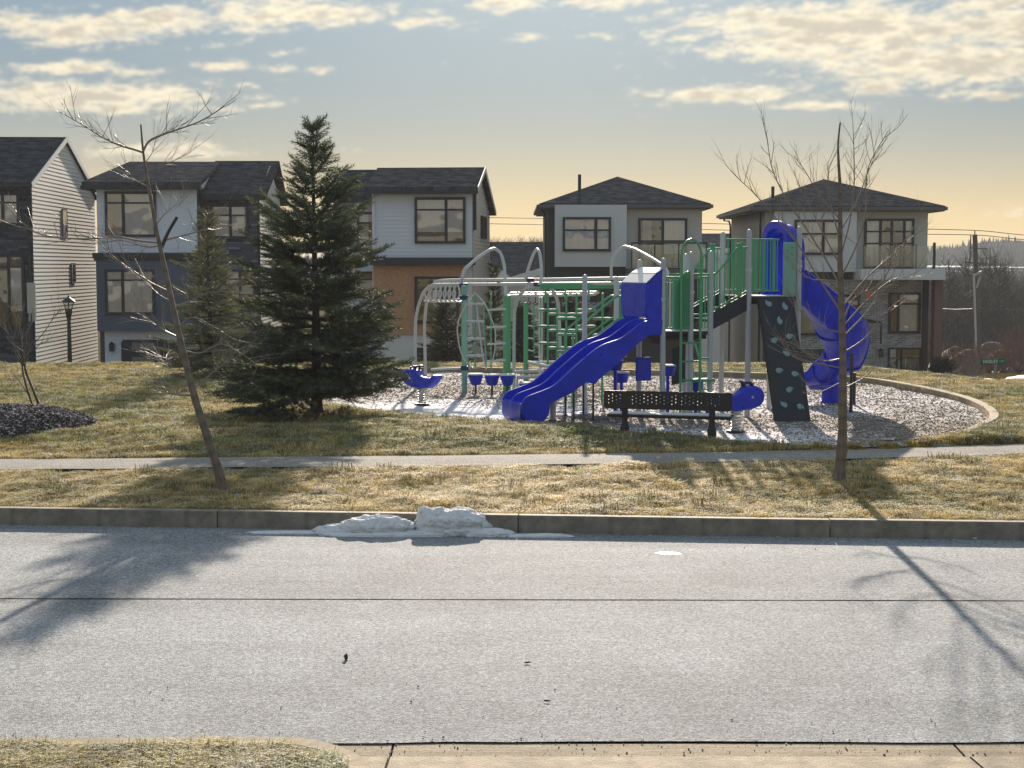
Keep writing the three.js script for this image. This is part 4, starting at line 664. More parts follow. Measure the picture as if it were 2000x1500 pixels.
    const sheet = (off) => { const pos = [], uv = []; for (let i = 0; i <= n; i++) { const t = i / n, p = c.getPointAt(t), q = c.getTangentAt(t), side = V(-q.z, 0, q.x).normalize(), k = sstep(0, .12, t) * (1 - .55 * sstep(.85, 1, t)); full(k).forEach(([s, y], j) => { const v = p.clone().addScaledVector(side, s + (s > 0 ? off : -off) * (Math.abs(s) > .1 ? 1 : 0)); v.y += y * (1 - .62 * sstep(.80, 1, t)) - off; pos.push(v.x, v.y, v.z); uv.push(j * .06, i * .05); }); } return [pos, uv]; };
    const m = prof.length, geo = (off, flip) => { const [pos, uv] = sheet(off), idx = []; for (let i = 0; i < n; i++) for (let j = 0; j < m - 1; j++) { const a = i * m + j, b = a + m; flip ? idx.push(a, a + 1, b, b, a + 1, b + 1) : idx.push(a, b, a + 1, b, b + 1, a + 1); } const g = new THREE.BufferGeometry(); g.setAttribute('position', new THREE.Float32BufferAttribute(pos, 3)); g.setAttribute('uv', new THREE.Float32BufferAttribute(uv, 2)); g.setIndex(idx); g.computeVertexNormals(); return g; };
    const SP = wmesh('spiral_slide', [geo(0, false), geo(.035, true)], P.blue, S);
    // rolled rims along both lips
    for (const j of [0, m - 1]) { const [pos] = sheet(.016), pts = []; for (let i = 0; i <= n; i += 3) { const o = (i * m + j) * 3; pts.push(V(pos[o], pos[o + 1] + .012, pos[o + 2])); } wmesh('rim', pipe(pts, .026, 90, 8), P.blue, SP); }
    // flanges where the moulded sections bolt together
    for (const t of [.34, .62, .82]) { const i = Math.round(t * n), [pos] = sheet(.05), pts = []; for (let j = 0; j < m; j++) { const o = (i * m + j) * 3; pts.push(V(pos[o], pos[o + 1], pos[o + 2])); } wmesh('flange', pipe(pts, .022, 30, 6), P.blueSolid, SP); }
    const e = c.getPointAt(1), q = c.getTangentAt(1); const ends = at(1600, 742, 27.65);
    wmesh('exit_roll', [bar(V(ends.x - .14, ends.y, ends.z), V(ends.x + .36, ends.y, ends.z + .02), .19, 22), new THREE.SphereGeometry(.19, 20, 12).scale(.45, 1, 1).translate(ends.x - .14, ends.y, ends.z)], P.blue, SP);
    const dm = at(1623, 770, 27.5); wmesh('exit_drum', [new THREE.CylinderGeometry(.165, .175, .5, 24).translate(dm.x, G + .2, dm.z), new THREE.CylinderGeometry(.19, .19, .03, 24).translate(dm.x, G + .02, dm.z)], P.blue, SP);
    const pl = at(1663, 740, 25.8); wmesh('support_post', bar(V(pl.x, G - .1, pl.z), V(pl.x, at(1663, 690, 25.8).y, pl.z), .03, 10), P.dark, SP);
    const pl2 = at(1690, 740, 27); wmesh('support_post', bar(V(pl2.x - .2, G - .1, pl2.z), V(pl2.x - .2, G + .6, pl2.z), .03, 10), P.dark, SP);
    // entry hood: an arched shell with stepped ribs
    const sh = (w, h, r) => { const s = new THREE.Shape(); s.moveTo(-w, 0); s.lineTo(-w, h - r); s.quadraticCurveTo(-w, h, 0, h); s.quadraticCurveTo(w, h, w, h - r); s.lineTo(w, 0); return s; };
    const hood = (w, h, wi, hi, u0, t) => { const s = sh(w, h, .36), hole = sh(wi, hi, .3); s.lineTo(wi, 0); const hp = hole.getPoints(14).reverse(); hp.forEach((p) => s.lineTo(p.x, p.y)); s.closePath(); const g = new THREE.ExtrudeGeometry(s, { depth: t, bevelEnabled: true, bevelSize: .012, bevelThickness: .012, bevelSegments: 2, curveSegments: 14 }); g.rotateY(Math.PI / 2); g.rotateY(TH); const o = L(u0, D2, -.5); g.translate(o.x, o.y, o.z); return g; };
    wmesh('slide_hood', [hood(.44, 1.28, .36, 1.16, 2.3, .06), hood(.40, 1.22, .34, 1.1, 2.37, .16), hood(.42, 1.1, .32, 1.0, 2.54, .1)], P.blue, SP);
    wmesh('hood_skirt', [plate([[2.34, D2 + .02], [2.62, D2 - .05], [2.62, D2 + .7], [2.5, D2 + .95], [2.34, D2 + 1.0]], -.1, .04, .012), plate([[2.34, D2 + .02], [2.62, D2 - .05], [2.62, D2 + .7], [2.5, D2 + .95], [2.34, D2 + 1.0]], -.94, .04, .012)], P.blue, SP);
  }
}
// overhead climbing frame on the left
{
  const base = at(990, 762, 30.3); base.y = G;
  const F = thing('climbing_frame', 'overhead ladder climbing frame with grey arches, green ladders and frosted rungs', 'climbing frame', base);
  const foot = (px, d, top, r, m, name = 'post') => { const a = at(px, 650, d); return wmesh(name, bar(V(a.x, G - .1, a.z), V(a.x, at(px, top, d).y, a.z), r, 12), m, F); };
  const tube = (name, pts, r, m, seg = 50, parent = F, tn = .3) => wmesh(name, pipe(pts.map((p) => at(...p)), r, seg, 10, tn), m, parent);
  const low = (px, d) => [px, 520 + (EYE.y - G + .1) * FOCAL / d * 1.0, d];
  tube('overhead_rail', [low(811, 30.2), [811, 660, 30.2], [812, 625, 30.2], [817, 598, 30.1], [828, 570, 30], [845, 557, 29.9], [880, 556, 29.9], [1000, 555, 29.7], [1120, 554, 29.3], [1236, 553, 28.6]], .034, P.grey, 120, F, .25);
  tube('overhead_rail', [low(832, 32.4), [829, 640, 32.2], [833, 592, 31.8], [842, 563, 31.4], [856, 549, 31.2], [900, 547, 31.2], [1060, 546, 30.8], [1180, 544, 30], [1300, 542, 28]], .034, P.grey, 120, F, .25);
  for (let i = 0; i < 7; i++) { const px = 838 + i * 9; tube('loop_rung', [[px, 556, 29.9], [px - 8, 572, 30.0], [px - 4, 588, 30.3], [px + 8, 589, 30.8], [px + 15, 574, 31.1], [px + 10, 548, 31.2]], .018, P.grey, 30); }
  wmesh('cross_bar', [bar(at(828, 588, 30.6), at(906, 584, 30), .016)], P.grey, F);
  wmesh('cross_bar', [bar(at(842, 722, 30.2), at(908, 719, 29.7), .024)], P.grey, F);
  foot(907, 29.6, 557, .058, P.teal); foot(990, 30.3, 577, .078, P.green); foot(1027, 31.2, 590, .05, P.green); foot(1056, 33, 580, .045, P.grey); foot(1090, 31.6, 700, .03, P.grey);
  for (const [px, py, d] of [[905, 557, 29.75], [906, 581, 29.6], [908, 719, 29.6], [1050, 555, 29.6], [1036, 547, 30.9]]) { const c = at(px, py, d); wmesh('clamp', rbox(.17, .09, .17, .03).translate(c.x, c.y, c.z), P.navy, F); }
  // arches over the rails
  tube('arch_tube', [[903, 557, 29.9], [903, 540, 29.9], [908, 526, 30], [930, 506, 30.4], [955, 489, 30.8], [967, 486, 31], [978, 495, 31], [985, 520, 31], [987, 560, 30.6], [989, 580, 30.4]], .034, P.grey, 60);
  tube('arch_tube', [[1026, 545, 30.9], [1031, 527, 30.8], [1041, 498, 30.6], [1048, 487, 30.5], [1054, 494, 30.3], [1057, 520, 30], [1057, 552, 29.8]], .032, P.grey, 50);
  tube('arch_tube', [[1194, 545, 29.6], [1194, 520, 29.6], [1201, 497, 29.4], [1218, 482, 28.8], [1240, 487, 27.8], [1270, 503, 26.8], [1292, 517, 26.2], [1303, 530, 25.9], [1307, 545, 25.8]], .03, P.grey, 60);
  tube('arch_tube', [low(1004, 30.7), [1004, 680, 30.7], [1005, 610, 30.7], [1012, 582, 30.4], [1026, 565, 30.1], [1048, 556, 29.8]], .036, P.greyBlue, 60);
  tube('arch_tube', [[1066, 557, 29.8], [1080, 568, 30.4], [1089, 588, 31], [1092, 620, 31.4], [1094, 680, 31.6], low(1094, 31.6)], .036, P.greyBlue, 60);
  wmesh('green_beam', beam(at(1056, 560, 29.5), at(1226, 558, 28.8), .05, .10), P.green, F);
  for (const [px, h] of [[1065, 590], [1104, 582], [1142, 582], [1150, 586]]) wmesh('hanger', bar(at(px, 562, 29.4), at(px, h, 29.9), .02), P.green, F);
  // lower trolley rails with hanging rings
  tube('trolley_rail', [[992, 578, 30.4], [1060, 577, 31], [1120, 576, 31.2], [1160, 575, 31], [1172, 568, 30.6]], .03, P.grey, 40);
  tube('trolley_rail', [[996, 573, 31.4], [1060, 572, 32], [1120, 571, 32.2], [1165, 570, 32]], .026, P.grey, 40);
  for (let i = 0; i < 9; i++) { const px = 1012 + i * 17 + (i % 2) * 4, a = at(px, 577, 31), b = at(px, 587 + (i % 3) * 2, 31); const r = wmesh('hanging_ring', [bar(a, b, .01, 6), new THREE.TorusGeometry(.05, .012, 6, 14).rotateX(1.2).translate(b.x, b.y - .02, b.z)], P.dark, F); wmesh('roller', new THREE.SphereGeometry(.035, 10, 8).translate(a.x, a.y + .05, a.z), P.steel, r); }
  // almond shaped climbers and ladders
  tube('loop_climber', [[928, 572, 29.4], [912, 592, 29.4], [897, 622, 29.4], [893, 645, 29.4], [898, 680, 29.4], [908, 705, 29.4], [922, 718, 29.3], [942, 716, 29.2]], .014, P.grey, 50);
  tube('loop_climber', [[928, 572, 29.4], [945, 590, 29.4], [957, 615, 29.4], [967, 645, 29.4], [967, 680, 29.4], [961, 710, 29.4]], .014, P.grey, 40);
  tube('loop_climber', [[930, 596, 29.3], [936, 640, 29.3], [942, 690, 29.3], [950, 722, 29.3]], .018, P.grey, 30);
  const rung = (parent, x0, x1, y, d, r = .021, dy = 0) => { const o = wmesh('rung', bar(at(x0, y, d), at(x1, y + dy, d), r, 8), P.grey, parent); wmesh('frost_cover', bar(at(x0, y, d).add(V(0, r * .75, 0)), at(x1, y + dy, d).add(V(0, r * .75, 0)), r * .72, 6), P.frost, parent); return o; };
  const l1 = tube('ladder_frame', [[913, 582, 29.3], [912, 650, 29.3], [914, 710, 29.3], [918, 722, 29.3]], .016, P.teal, 20);
  tube('ladder_rail', [[945, 600, 29.3], [945, 640, 29.3], [948, 680, 29.3], [950, 715, 29.3]], .014, P.teal, 20, l1); wmesh('ladder_rail', bar(at(928, 575, 29.3), at(928, 722, 29.3), .016), P.green, l1);
  for (const y of [594, 628, 662, 695]) rung(l1, 911, 946, y, 29.3);
  const l2 = wmesh('ladder_frame', bar(at(959, 574, 29.8), at(959, 735, 29.8), .014), P.green, F); for (const y of [606, 640, 673, 706]) rung(l2, 951, 988, y, 29.8, .017, -2);
  const l3 = wmesh('ladder_frame', [bar(at(1043, 590, 31.4), at(1043, 690, 31.4), .012), bar(at(1056, 580, 31.5), at(1056, 690, 31.5), .012)], P.green, F); for (let i = 0; i < 5; i++) { if (i < 4) rung(l3, 1031, 1042, 612 + i * 24, 31.3, .012, 2); rung(l3, 1044, 1055, 601 + i * 24, 31.4, .012, 1); }
  // twisting pad climbers
  for (const [px, ys, d] of [[1070, [605, 637, 670], 30.6], [1106, [621, 653, 686], 29.6], [1145, [605, 637, 670], 30.2], [1088, [613, 645, 679], 31.2], [1126, [613, 645, 679], 30.8], [1177, [622, 654], 27.8], [1252, [560, 583], 27.6]]) {
    const pole = wmesh('pad_pole', bar(at(px, 572, d), V(at(px, 572, d).x, G - .1, -d), .022, 10), P.green, F);
    for (const y of ys) for (const s of [-1, 1]) { const c = at(px + s * 9, y, d); wmesh('step_pad', new THREE.SphereGeometry(.105, 14, 8).scale(1, .25, .8).translate(c.x, c.y - .01, c.z), P.green, pole); wmesh('frost_cover', new THREE.SphereGeometry(.103, 14, 6, 0, 6.3, 0, 1.4).scale(1, .24, .8).translate(c.x, c.y + .004, c.z), P.frost, pole); }
  }
  // low balance bars
  for (const [a, b] of [[[1031, 709, 31.2], [1176, 708, 30]], [[1031, 708, 31.2], [1072, 717, 30]], [[1005, 727, 30.4], [1060, 724, 32]], [[1010, 738, 29.5], [1100, 733, 30]]]) { const o = wmesh('balance_bar', bar(at(...a), at(...b), .03, 10), P.grey, F); wmesh('frost_cover', bar(at(...a).add(V(0, .022, 0)), at(...b).add(V(0, .022, 0)), .022, 8), P.frost, o); for (const e of [a, b]) wmesh('bar_leg', bar(at(...e), V(at(...e).x, G - .1, at(...e).z), .02), P.grey, o); }
}
// free standing stepping pods
[[929, 732, 29.4, .155, 'leftmost blue stepping pod beside the teal climbing post'], [961, 733, 29.2, .155, 'second blue stepping pod from the left under the ladders'], [991, 733, 29.0, .15, 'third blue stepping pod in front of the thick green post'], [1028, 749, 28.6, .135, 'lowest blue stepping pod nearest the wave slide end']].forEach(([px, py, d, r, label]) => {
  const a = at(px, py, d), g = thing('stepping_pod', label, 'stepping pod', V(a.x, G, a.z), 0, 'blue stepping pods'), y = a.y - G;
  const bowl = [[.02, y - .2], [r * .55, y - .2], [r * .62, y - .185], [r, y - .01], [r * 1.02, y], [.01, y]].map((p) => new THREE.Vector2(...p));
  mesh('bowl', new THREE.LatheGeometry(bowl, 24), P.blueSolid, g); mesh('frost_cover', new THREE.CylinderGeometry(r * .98, r * 1.01, .03, 24).translate(0, y + .014, 0), P.frost, g); mesh('stem', new THREE.CylinderGeometry(.022, .022, y - .05, 10).translate(0, (y - .25) / 2, 0), P.dark, g);
});
// spring riders: a moulded body on a coil
function rider(label, p, turn, k = 1) {
  const g = thing('spring_rider', label, 'spring rider', p, turn, 'spring riders');
  const s = new THREE.Shape(); s.moveTo(-.36, .60); s.quadraticCurveTo(-.30, .52, -.22, .535); s.quadraticCurveTo(-.08, .54, .0, .585); s.quadraticCurveTo(.06, .62, .10, .67); s.lineTo(.14, .69); s.lineTo(.28, .695); s.quadraticCurveTo(.37, .68, .385, .58); s.quadraticCurveTo(.39, .46, .27, .42); s.quadraticCurveTo(.1, .37, -.02, .375); s.lineTo(-.22, .40); s.quadraticCurveTo(-.34, .46, -.42, .60); s.closePath();
  const body = mesh('body', new THREE.ExtrudeGeometry(s, { depth: .14, bevelEnabled: true, bevelSize: .03, bevelThickness: .06, bevelSegments: 4, curveSegments: 10 }).translate(0, 0, -.07), P.blueSolid, g);
  mesh('handle', [bar(V(.12, .66, -.06), V(.10, .78, -.06), .022), bar(V(.12, .66, .06), V(.10, .78, .06), .022), bar(V(.10, .78, -.16), V(.10, .78, .16), .02), bar(V(.24, .68, -.05), V(.235, .77, -.05), .022), bar(V(.24, .68, .05), V(.235, .77, .05), .022), bar(V(.10, .775, 0), V(.235, .77, 0), .018)], P.navy, body);
  mesh('foot_rest', [bar(V(.08, .40, -.2), V(.08, .40, .2), .016), rbox(.46, .03, .16, .01).translate(.0, .375, 0)], P.dark, body);
  mesh('eye', [new THREE.SphereGeometry(.022, 10, 8).translate(.22, .56, .125), new THREE.SphereGeometry(.022, 10, 8).translate(.22, .56, -.125)], P.greyBlue, body);
  const h = []; for (let i = 0; i <= 150; i++) { const t = i / 150, a = t * 6.5 * 2 * Math.PI; h.push(V(Math.cos(a) * .075, .04 + t * .32, Math.sin(a) * .075)); }
  mesh('coil_spring', pipe(h, .016, 260, 8), mat([.42, .42, .41], .35), g); mesh('spring_plate', [new THREE.CylinderGeometry(.10, .12, .03, 16).translate(0, .365, 0), new THREE.CylinderGeometry(.13, .17, .05, 16).translate(0, .02, 0)], P.black, g);
  g.scale.setScalar(k); return g;
}
{ const a = on(1445, 846, G); rider('blue spring rider standing behind the right end of the black bench', V(a.x - .06, G, a.z), .12, 1.0); const b = on(824, 792, G); rider('blue spring rider on the snow beside the big spruce', V(b.x, G, b.z), Math.PI - .62, .92); }
// bench with a perforated back, seen from behind
{
  const a = on(1222, 850, G), b = on(1391, 855, G), mid = a.clone().lerp(b, .5), g = thing('bench', 'black metal bench with perforated backrest facing the playground', 'bench', V(mid.x, G, mid.z), Math.atan2(a.z - b.z, b.x - a.x));
  const w = .955, d0 = -.0; const s = new THREE.Shape(); s.moveTo(-w + .02, .42); s.lineTo(w - .02, .42); s.lineTo(w, .44); s.lineTo(w, .66); s.lineTo(w - .02, .68); s.lineTo(-w + .02, .68); s.lineTo(-w, .66); s.lineTo(-w, .44); s.closePath();
  const grp = [-.78, -.42, -.06, .32, .70];
  for (const c of grp) for (let i = 0; i < 6; i++) for (let j = 0; j < 3; j++) { if ((c === -.78 || c === .70) && i > 3) continue; const x = c - .14 + i * .058 + .035, y = .50 + j * .052 + (i % 2) * .026, h = new THREE.Path(); h.absarc(x, y, .0165, 0, Math.PI * 2, true); s.holes.push(h); }
  mesh('backrest', new THREE.ExtrudeGeometry(s, { depth: .014, bevelEnabled: true, bevelSize: .006, bevelThickness: .006, bevelSegments: 1, curveSegments: 10 }).translate(0, 0, .14), P.black, g);
  const seat = mesh('seat', rbox(1.86, .045, .40, .015).translate(0, .30, -.12), P.black, g); mesh('frost_cover', rbox(1.82, .012, .36, .005).translate(0, .329, -.12), P.frost, seat);
  for (const x of [-.655, .655]) { const leg = [[.03, -.1], [.065, .0], [.07, .12], [.045, .2], [.035, .28], [.05, .36], [.04, .45], [.02, .5]].map((p) => new THREE.Vector2(...p)); mesh('leg', [new THREE.LatheGeometry(leg, 14).translate(x, 0, .06), bar(V(x, .26, -.24), V(x, .26, .1), .022)], P.black, g); }
}
console.log('play done');
// ------------------------------------------------------------------ turf
{
  const R = rng(11);
  const clump = (n, h, w, spread, lean) => { const pos = []; for (let i = 0; i < n; i++) { const a = R() * 6.28, x = (R() - .5) * spread, z = (R() - .5) * spread, l = h * (.55 + R() * .7), dx = Math.cos(a) * lean * l, dz = Math.sin(a) * lean * l, px = -Math.sin(a) * w, pz = Math.cos(a) * w, mx = x + dx * .35, mz = z + dz * .35, my = l * .6; pos.push(x - px, -.01, z - pz, x + px, -.01, z + pz, mx + px * .8, my, mz + pz * .8, x - px, -.01, z - pz, mx + px * .8, my, mz + pz * .8, mx - px * .8, my, mz - pz * .8, mx - px * .8, my, mz - pz * .8, mx + px * .8, my, mz + pz * .8, x + dx, l * (1 - lean * .3), z + dz); } return tris(pos); };
  const gm = phys([1, 1, 1], .75, { transmission: .38, thickness: 0, side: THREE.DoubleSide });
  const q = new THREE.Quaternion(), m4 = new THREE.Matrix4(), col = new THREE.Color(), up = V(0, 1, 0);
  function turf(name, label, N, geo, spot, s0, s1, frosty, lush = 0, dark = .10) {
    const im = new THREE.InstancedMesh(geo, gm, N); let n = 0, tries = 0;
    while (n < N && tries++ < N * 12) {
      const [x, z] = spot(); if (Math.abs(z - pathZ(x)) < pathHalf + .05 || (-z > 18 && -z < 37.5 && x > -6 && x < 10 && inPlay(x, z)) || (z < -10 && z > kerbZ(x) - .2)) continue;
      if (mulchAt(x, z) > .12) continue;
      const patch = fbm(x * 1.7 + 7, z * 1.7, 3); if (R() > .35 + patch * 1.1) continue;
      q.setFromAxisAngle(up, R() * 6.28); const s = lerp(s0, s1, R()) * (.65 + patch * .8);
      m4.compose(V(x, z > nearZ ? .014 : gh(x, z), z), q, V(s, s * (.6 + R() * .6), s)); im.setMatrixAt(n, m4);
      const g = clamp(green(x, z) + lush + (R() - .5) * .7), t = (.62 + R() * .6) * (R() < dark ? .45 : 1) * (.7 + .6 * fbm(x * 3 + 40, z * 3, 2));
      if (R() < frosty) col.setRGB(.62 * t, .62 * t, .58 * t); else col.setRGB(lerp(.70, .25, g) * t, lerp(.53, .28, g) * t, lerp(.20, .075, g) * t);
      im.setColorAt(n, col); n++;
    }
    im.count = n; im.name = name; im.userData = { kind: 'stuff', label }; scene.add(im);
  }
  var mulchAt = (x, z) => { const c = on(10, 838, .44); const d2 = ((x - c.x + .1) / 1.32) ** 2 + ((z - c.z + .55) / 1.15) ** 2; return Math.max(0, 1 - d2); };
  const c1 = clump(9, .047, .0035, .10, 1.0), c2 = clump(8, .050, .004, .13, .8), c3 = clump(12, .07, .0028, .09, .9);
  turf('verge_grass', 'short straw coloured winter grass on the verge behind the kerb', 72000, c1, () => { const x = -12 + R() * 24; return [x, lerp(kerbZ(x) - .19, pathZ(x) + pathHalf, R())]; }, .7, 1.25, .07, 0, .14);
  turf('lawn_grass', 'matted yellow green grass on the lawn around the playground', 120000, c2, () => { const d = 19.6 + Math.pow(R(), 1.5) * 17.8; const x = (R() * 2 - 1) * d * .52; return [x, -d]; }, .75, 1.3, .09, .05, .16);
  turf('near_grass', 'frosted green grass at the near corner of the road', 26000, c3, () => { const z = nearZ + .22 + Math.pow(R(), 1.6) * 5; return [-9 + Math.pow(R(), .7) * (9 - lerp(1.62, .98, sstep(0, .42, z - nearZ - .06))), z]; }, .7, 1.2, .2, .5, .2);
  // loose tussocks that stand above the rest
  const c4 = clump(26, .12, .004, .2, .9);
  turf('grass_tussocks', 'darker grass tussocks scattered over the lawn', 1000, c4, () => { const d = 16.3 + R() * 18; return [(R() * 2 - 1) * d * .37, -d]; }, .5, 1.15, .03, .25, .6);
}
// bark mulch mound with a bare shrub, far left
{
  const c = on(10, 838, .44), R = rng(31), N = 14000, geo = new THREE.BoxGeometry(.07, .012, .02), im = new THREE.InstancedMesh(geo, mat([1, 1, 1], .8), N), q = new THREE.Quaternion(), m4 = new THREE.Matrix4(), col = new THREE.Color();
  const my = (x, z) => gh(x, z) + .26 * Math.pow(mulchAt(x, z), .75);
  const xs = range(c.x - 1.6, c.x + 1.45, .05), zs = range(c.z - 1.9, c.z + .85, .05);
  tag(mesh('mulch_mound', gridXZ(xs, zs, (x, z) => mulchAt(x, z) > .02 ? my(x, z) + (vnoise(x * 20, z * 20) - .5) * .05 : gh(x, z) - .08, 1), mat([.045, .035, .032], .95)), 'dark bark mulch mound around the bare shrub at the left edge', 'mulch mound');
  let n = 0; while (n < N) { const x = c.x - 1.5 + R() * 2.9, z = c.z - 1.8 + R() * 2.6; if (mulchAt(x, z) < .05) continue; q.setFromEuler(new THREE.Euler((R() - .5) * 1.4, R() * 6.28, (R() - .5) * 1.4)); const s = .35 + R() * .7; m4.compose(V(x, my(x, z) + .012 + R() * .02, z), q, V(s, s, s)); im.setMatrixAt(n, m4); const t = .5 + R(); R() < .2 ? col.setRGB(.5, .5, .52) : col.setRGB(.075 * t, .05 * t, .045 * t); im.setColorAt(n, col); n++; }
  im.name = 'bark_chips'; im.userData = { kind: 'stuff', label: 'loose dark bark chips touched with frost on the mound' }; scene.add(im);
}
// ------------------------------------------------------------------ bare trees and shrubs
const barkTex = tex(256, 512, (u, v) => { const n = fbm(u * 10, v * 26, 4, 2) * .6 + fbm(u * 30 + .5, v * 12, 3, 0) * .4, lich = sstep(.58, .68, fbm(u * 7 + 3, v * 14 + 9, 4)); const k = .40 + n * .5; return [lerp(k * .78, .62, lich * .5), lerp(k * .72, .62, lich * .5), lerp(k * .66, .56, lich * .5)]; });
const B = { bark: mat([.66, .63, .58], .8, { map: rep(barkTex, 5, .45), bumpMap: rep(barkTex, 5, .45), bumpScale: .012 }), darkBark: mat([.20, .18, .17], .75, { map: rep(barkTex, 4, 1.6) }), twig: phys([.20, .17, .145], .6, { clearcoat: .3, clearcoatRoughness: .35 }), redTwig: mat([.20, .105, .075], .7), greyTwig: mat([.20, .175, .15], .7), needle: phys([1, 1, 1], .7, { transmission: .3, thickness: 0, side: THREE.DoubleSide }) };
function twigs(out, p, dir, len, r, depth, R, up = .25, kids = 3) {
  const a = dir.clone(), mid = p.clone().addScaledVector(a, len * .5).add(V((R() - .5) * len * .16, (R() - .3) * len * .12, (R() - .5) * len * .16)), end = mid.clone().addScaledVector(a, len * .5).add(V((R() - .5) * len * .2, up * len * .25, (R() - .5) * len * .2));
  out.push(limb([p, mid, end], r, r * .35, depth > 1 ? 5 : 4, 4));
  if (depth <= 0) return;
  for (let i = 0; i < kids; i++) { const t = .3 + .65 * (i + R() * .7) / kids, q = t < .5 ? p.clone().lerp(mid, t * 2) : mid.clone().lerp(end, t * 2 - 1), d = end.clone().sub(p).normalize().add(V((R() - .5) * 1.5, up + (R() - .5) * 1.3, (R() - .5) * 2.0)).normalize(); twigs(out, q, d, len * (.38 + R() * .3), r * .5, depth - 1, R, up, Math.max(2, kids - 1)); }
}
// main limbs given as points of the photograph; twigs grow off each
function limbTwigs(out, pts, r, R, n, len, depth, up) { for (let i = 0; i < n; i++) { const t = .25 + .75 * (i + R()) / n, k = Math.min(pts.length - 2, Math.floor(t * (pts.length - 1))), f = t * (pts.length - 1) - k, p = pts[k].clone().lerp(pts[k + 1], f), d = pts[k + 1].clone().sub(pts[k]).normalize().add(V((R() - .5) * 2.4, up + (R() - .5) * 1.6, (R() - .5) * 2.2)).normalize(); twigs(out, p, d, len * (.5 + R() * .8), r * .5, depth, R, up); } }
{
  const d0 = -on(437, 955, .24).z, R = rng(401), A = (px, py, dd = 0) => at(px, py, d0 + dd), b = on(437, 955, .24);
  const T = thing('leaning_sapling', 'leaning bare young tree with a broken stub near the kerb on the left', 'tree', V(b.x, .18, b.z));
  const tr = [[437, 962], [425, 915], [404, 850], [383, 785], [362, 705], [340, 610], [321, 520], [307, 455], [295, 390], [285, 335], [279, 290], [275, 243]].map(([x, y], i) => A(x, y, -.02 * i));
  const trunk = wmesh('trunk', limb(tr, .055, .010, 10, 40, .25, 1.1), B.bark, T);
  wmesh('broken_stub', limb([A(313, 490), A(328, 455), A(346, 424)], .026, .018, 7), B.darkBark, trunk);
  const mains = [[[[279, 297], [290, 277], [318, 263], [350, 252], [395, 235], [437, 208]], .015, .2], [[[280, 298], [262, 292], [235, 284], [200, 268], [165, 246], [118, 219]], .015, -.25], [[[310, 474], [270, 470], [225, 462], [180, 466], [120, 464], [70, 455], [38, 432]], .014, -.4], [[[312, 480], [285, 482], [240, 470], [200, 474]], .012, .3], [[[318, 470], [350, 462], [395, 450], [430, 436]], .012, .35], [[[331, 570], [300, 555], [262, 530], [230, 508], [200, 480]], .013, -.3], [[[336, 590], [310, 575], [280, 545]], .01, .2], [[[338, 600], [372, 588], [405, 572], [440, 570]], .011, .4], [[[352, 660], [330, 650], [300, 632], [280, 615]], .011, -.3], [[[357, 685], [390, 690], [430, 672], [470, 690], [505, 715]], .012, .3], [[[347, 640], [375, 620], [420, 640], [455, 662]], .011, -.2], [[[388, 752], [415, 728], [445, 706], [478, 690]], .012, .2], [[[377, 771], [350, 772], [322, 764], [314, 750]], .010, -.15], [[[283, 320], [298, 296], [306, 268]], .006, .1], [[[284, 335], [330, 318], [372, 298]], .007, .5], [[[290, 365], [262, 350], [248, 332]], .008, -.2], [[[304, 440], [330, 410], [362, 392]], .008, .4], [[[358, 690], [330, 700], [290, 690]], .01, -.25], [[[370, 735], [340, 728], [305, 700]], .01, .2]];
  for (const [pts, r, z] of mains) { const P3 = pts.map(([x, y], i) => A(x, y, z * i / pts.length)), L1 = wmesh('branch', limb(P3, r, r * .3, 6, pts.length * 4), B.twig, T), tw = []; limbTwigs(tw, P3, r * .62, R, 6 + pts.length * 2, .33, 1, .22); wmesh('twigs', tw, B.twig, L1).userData.kind = 'stuff'; }
}
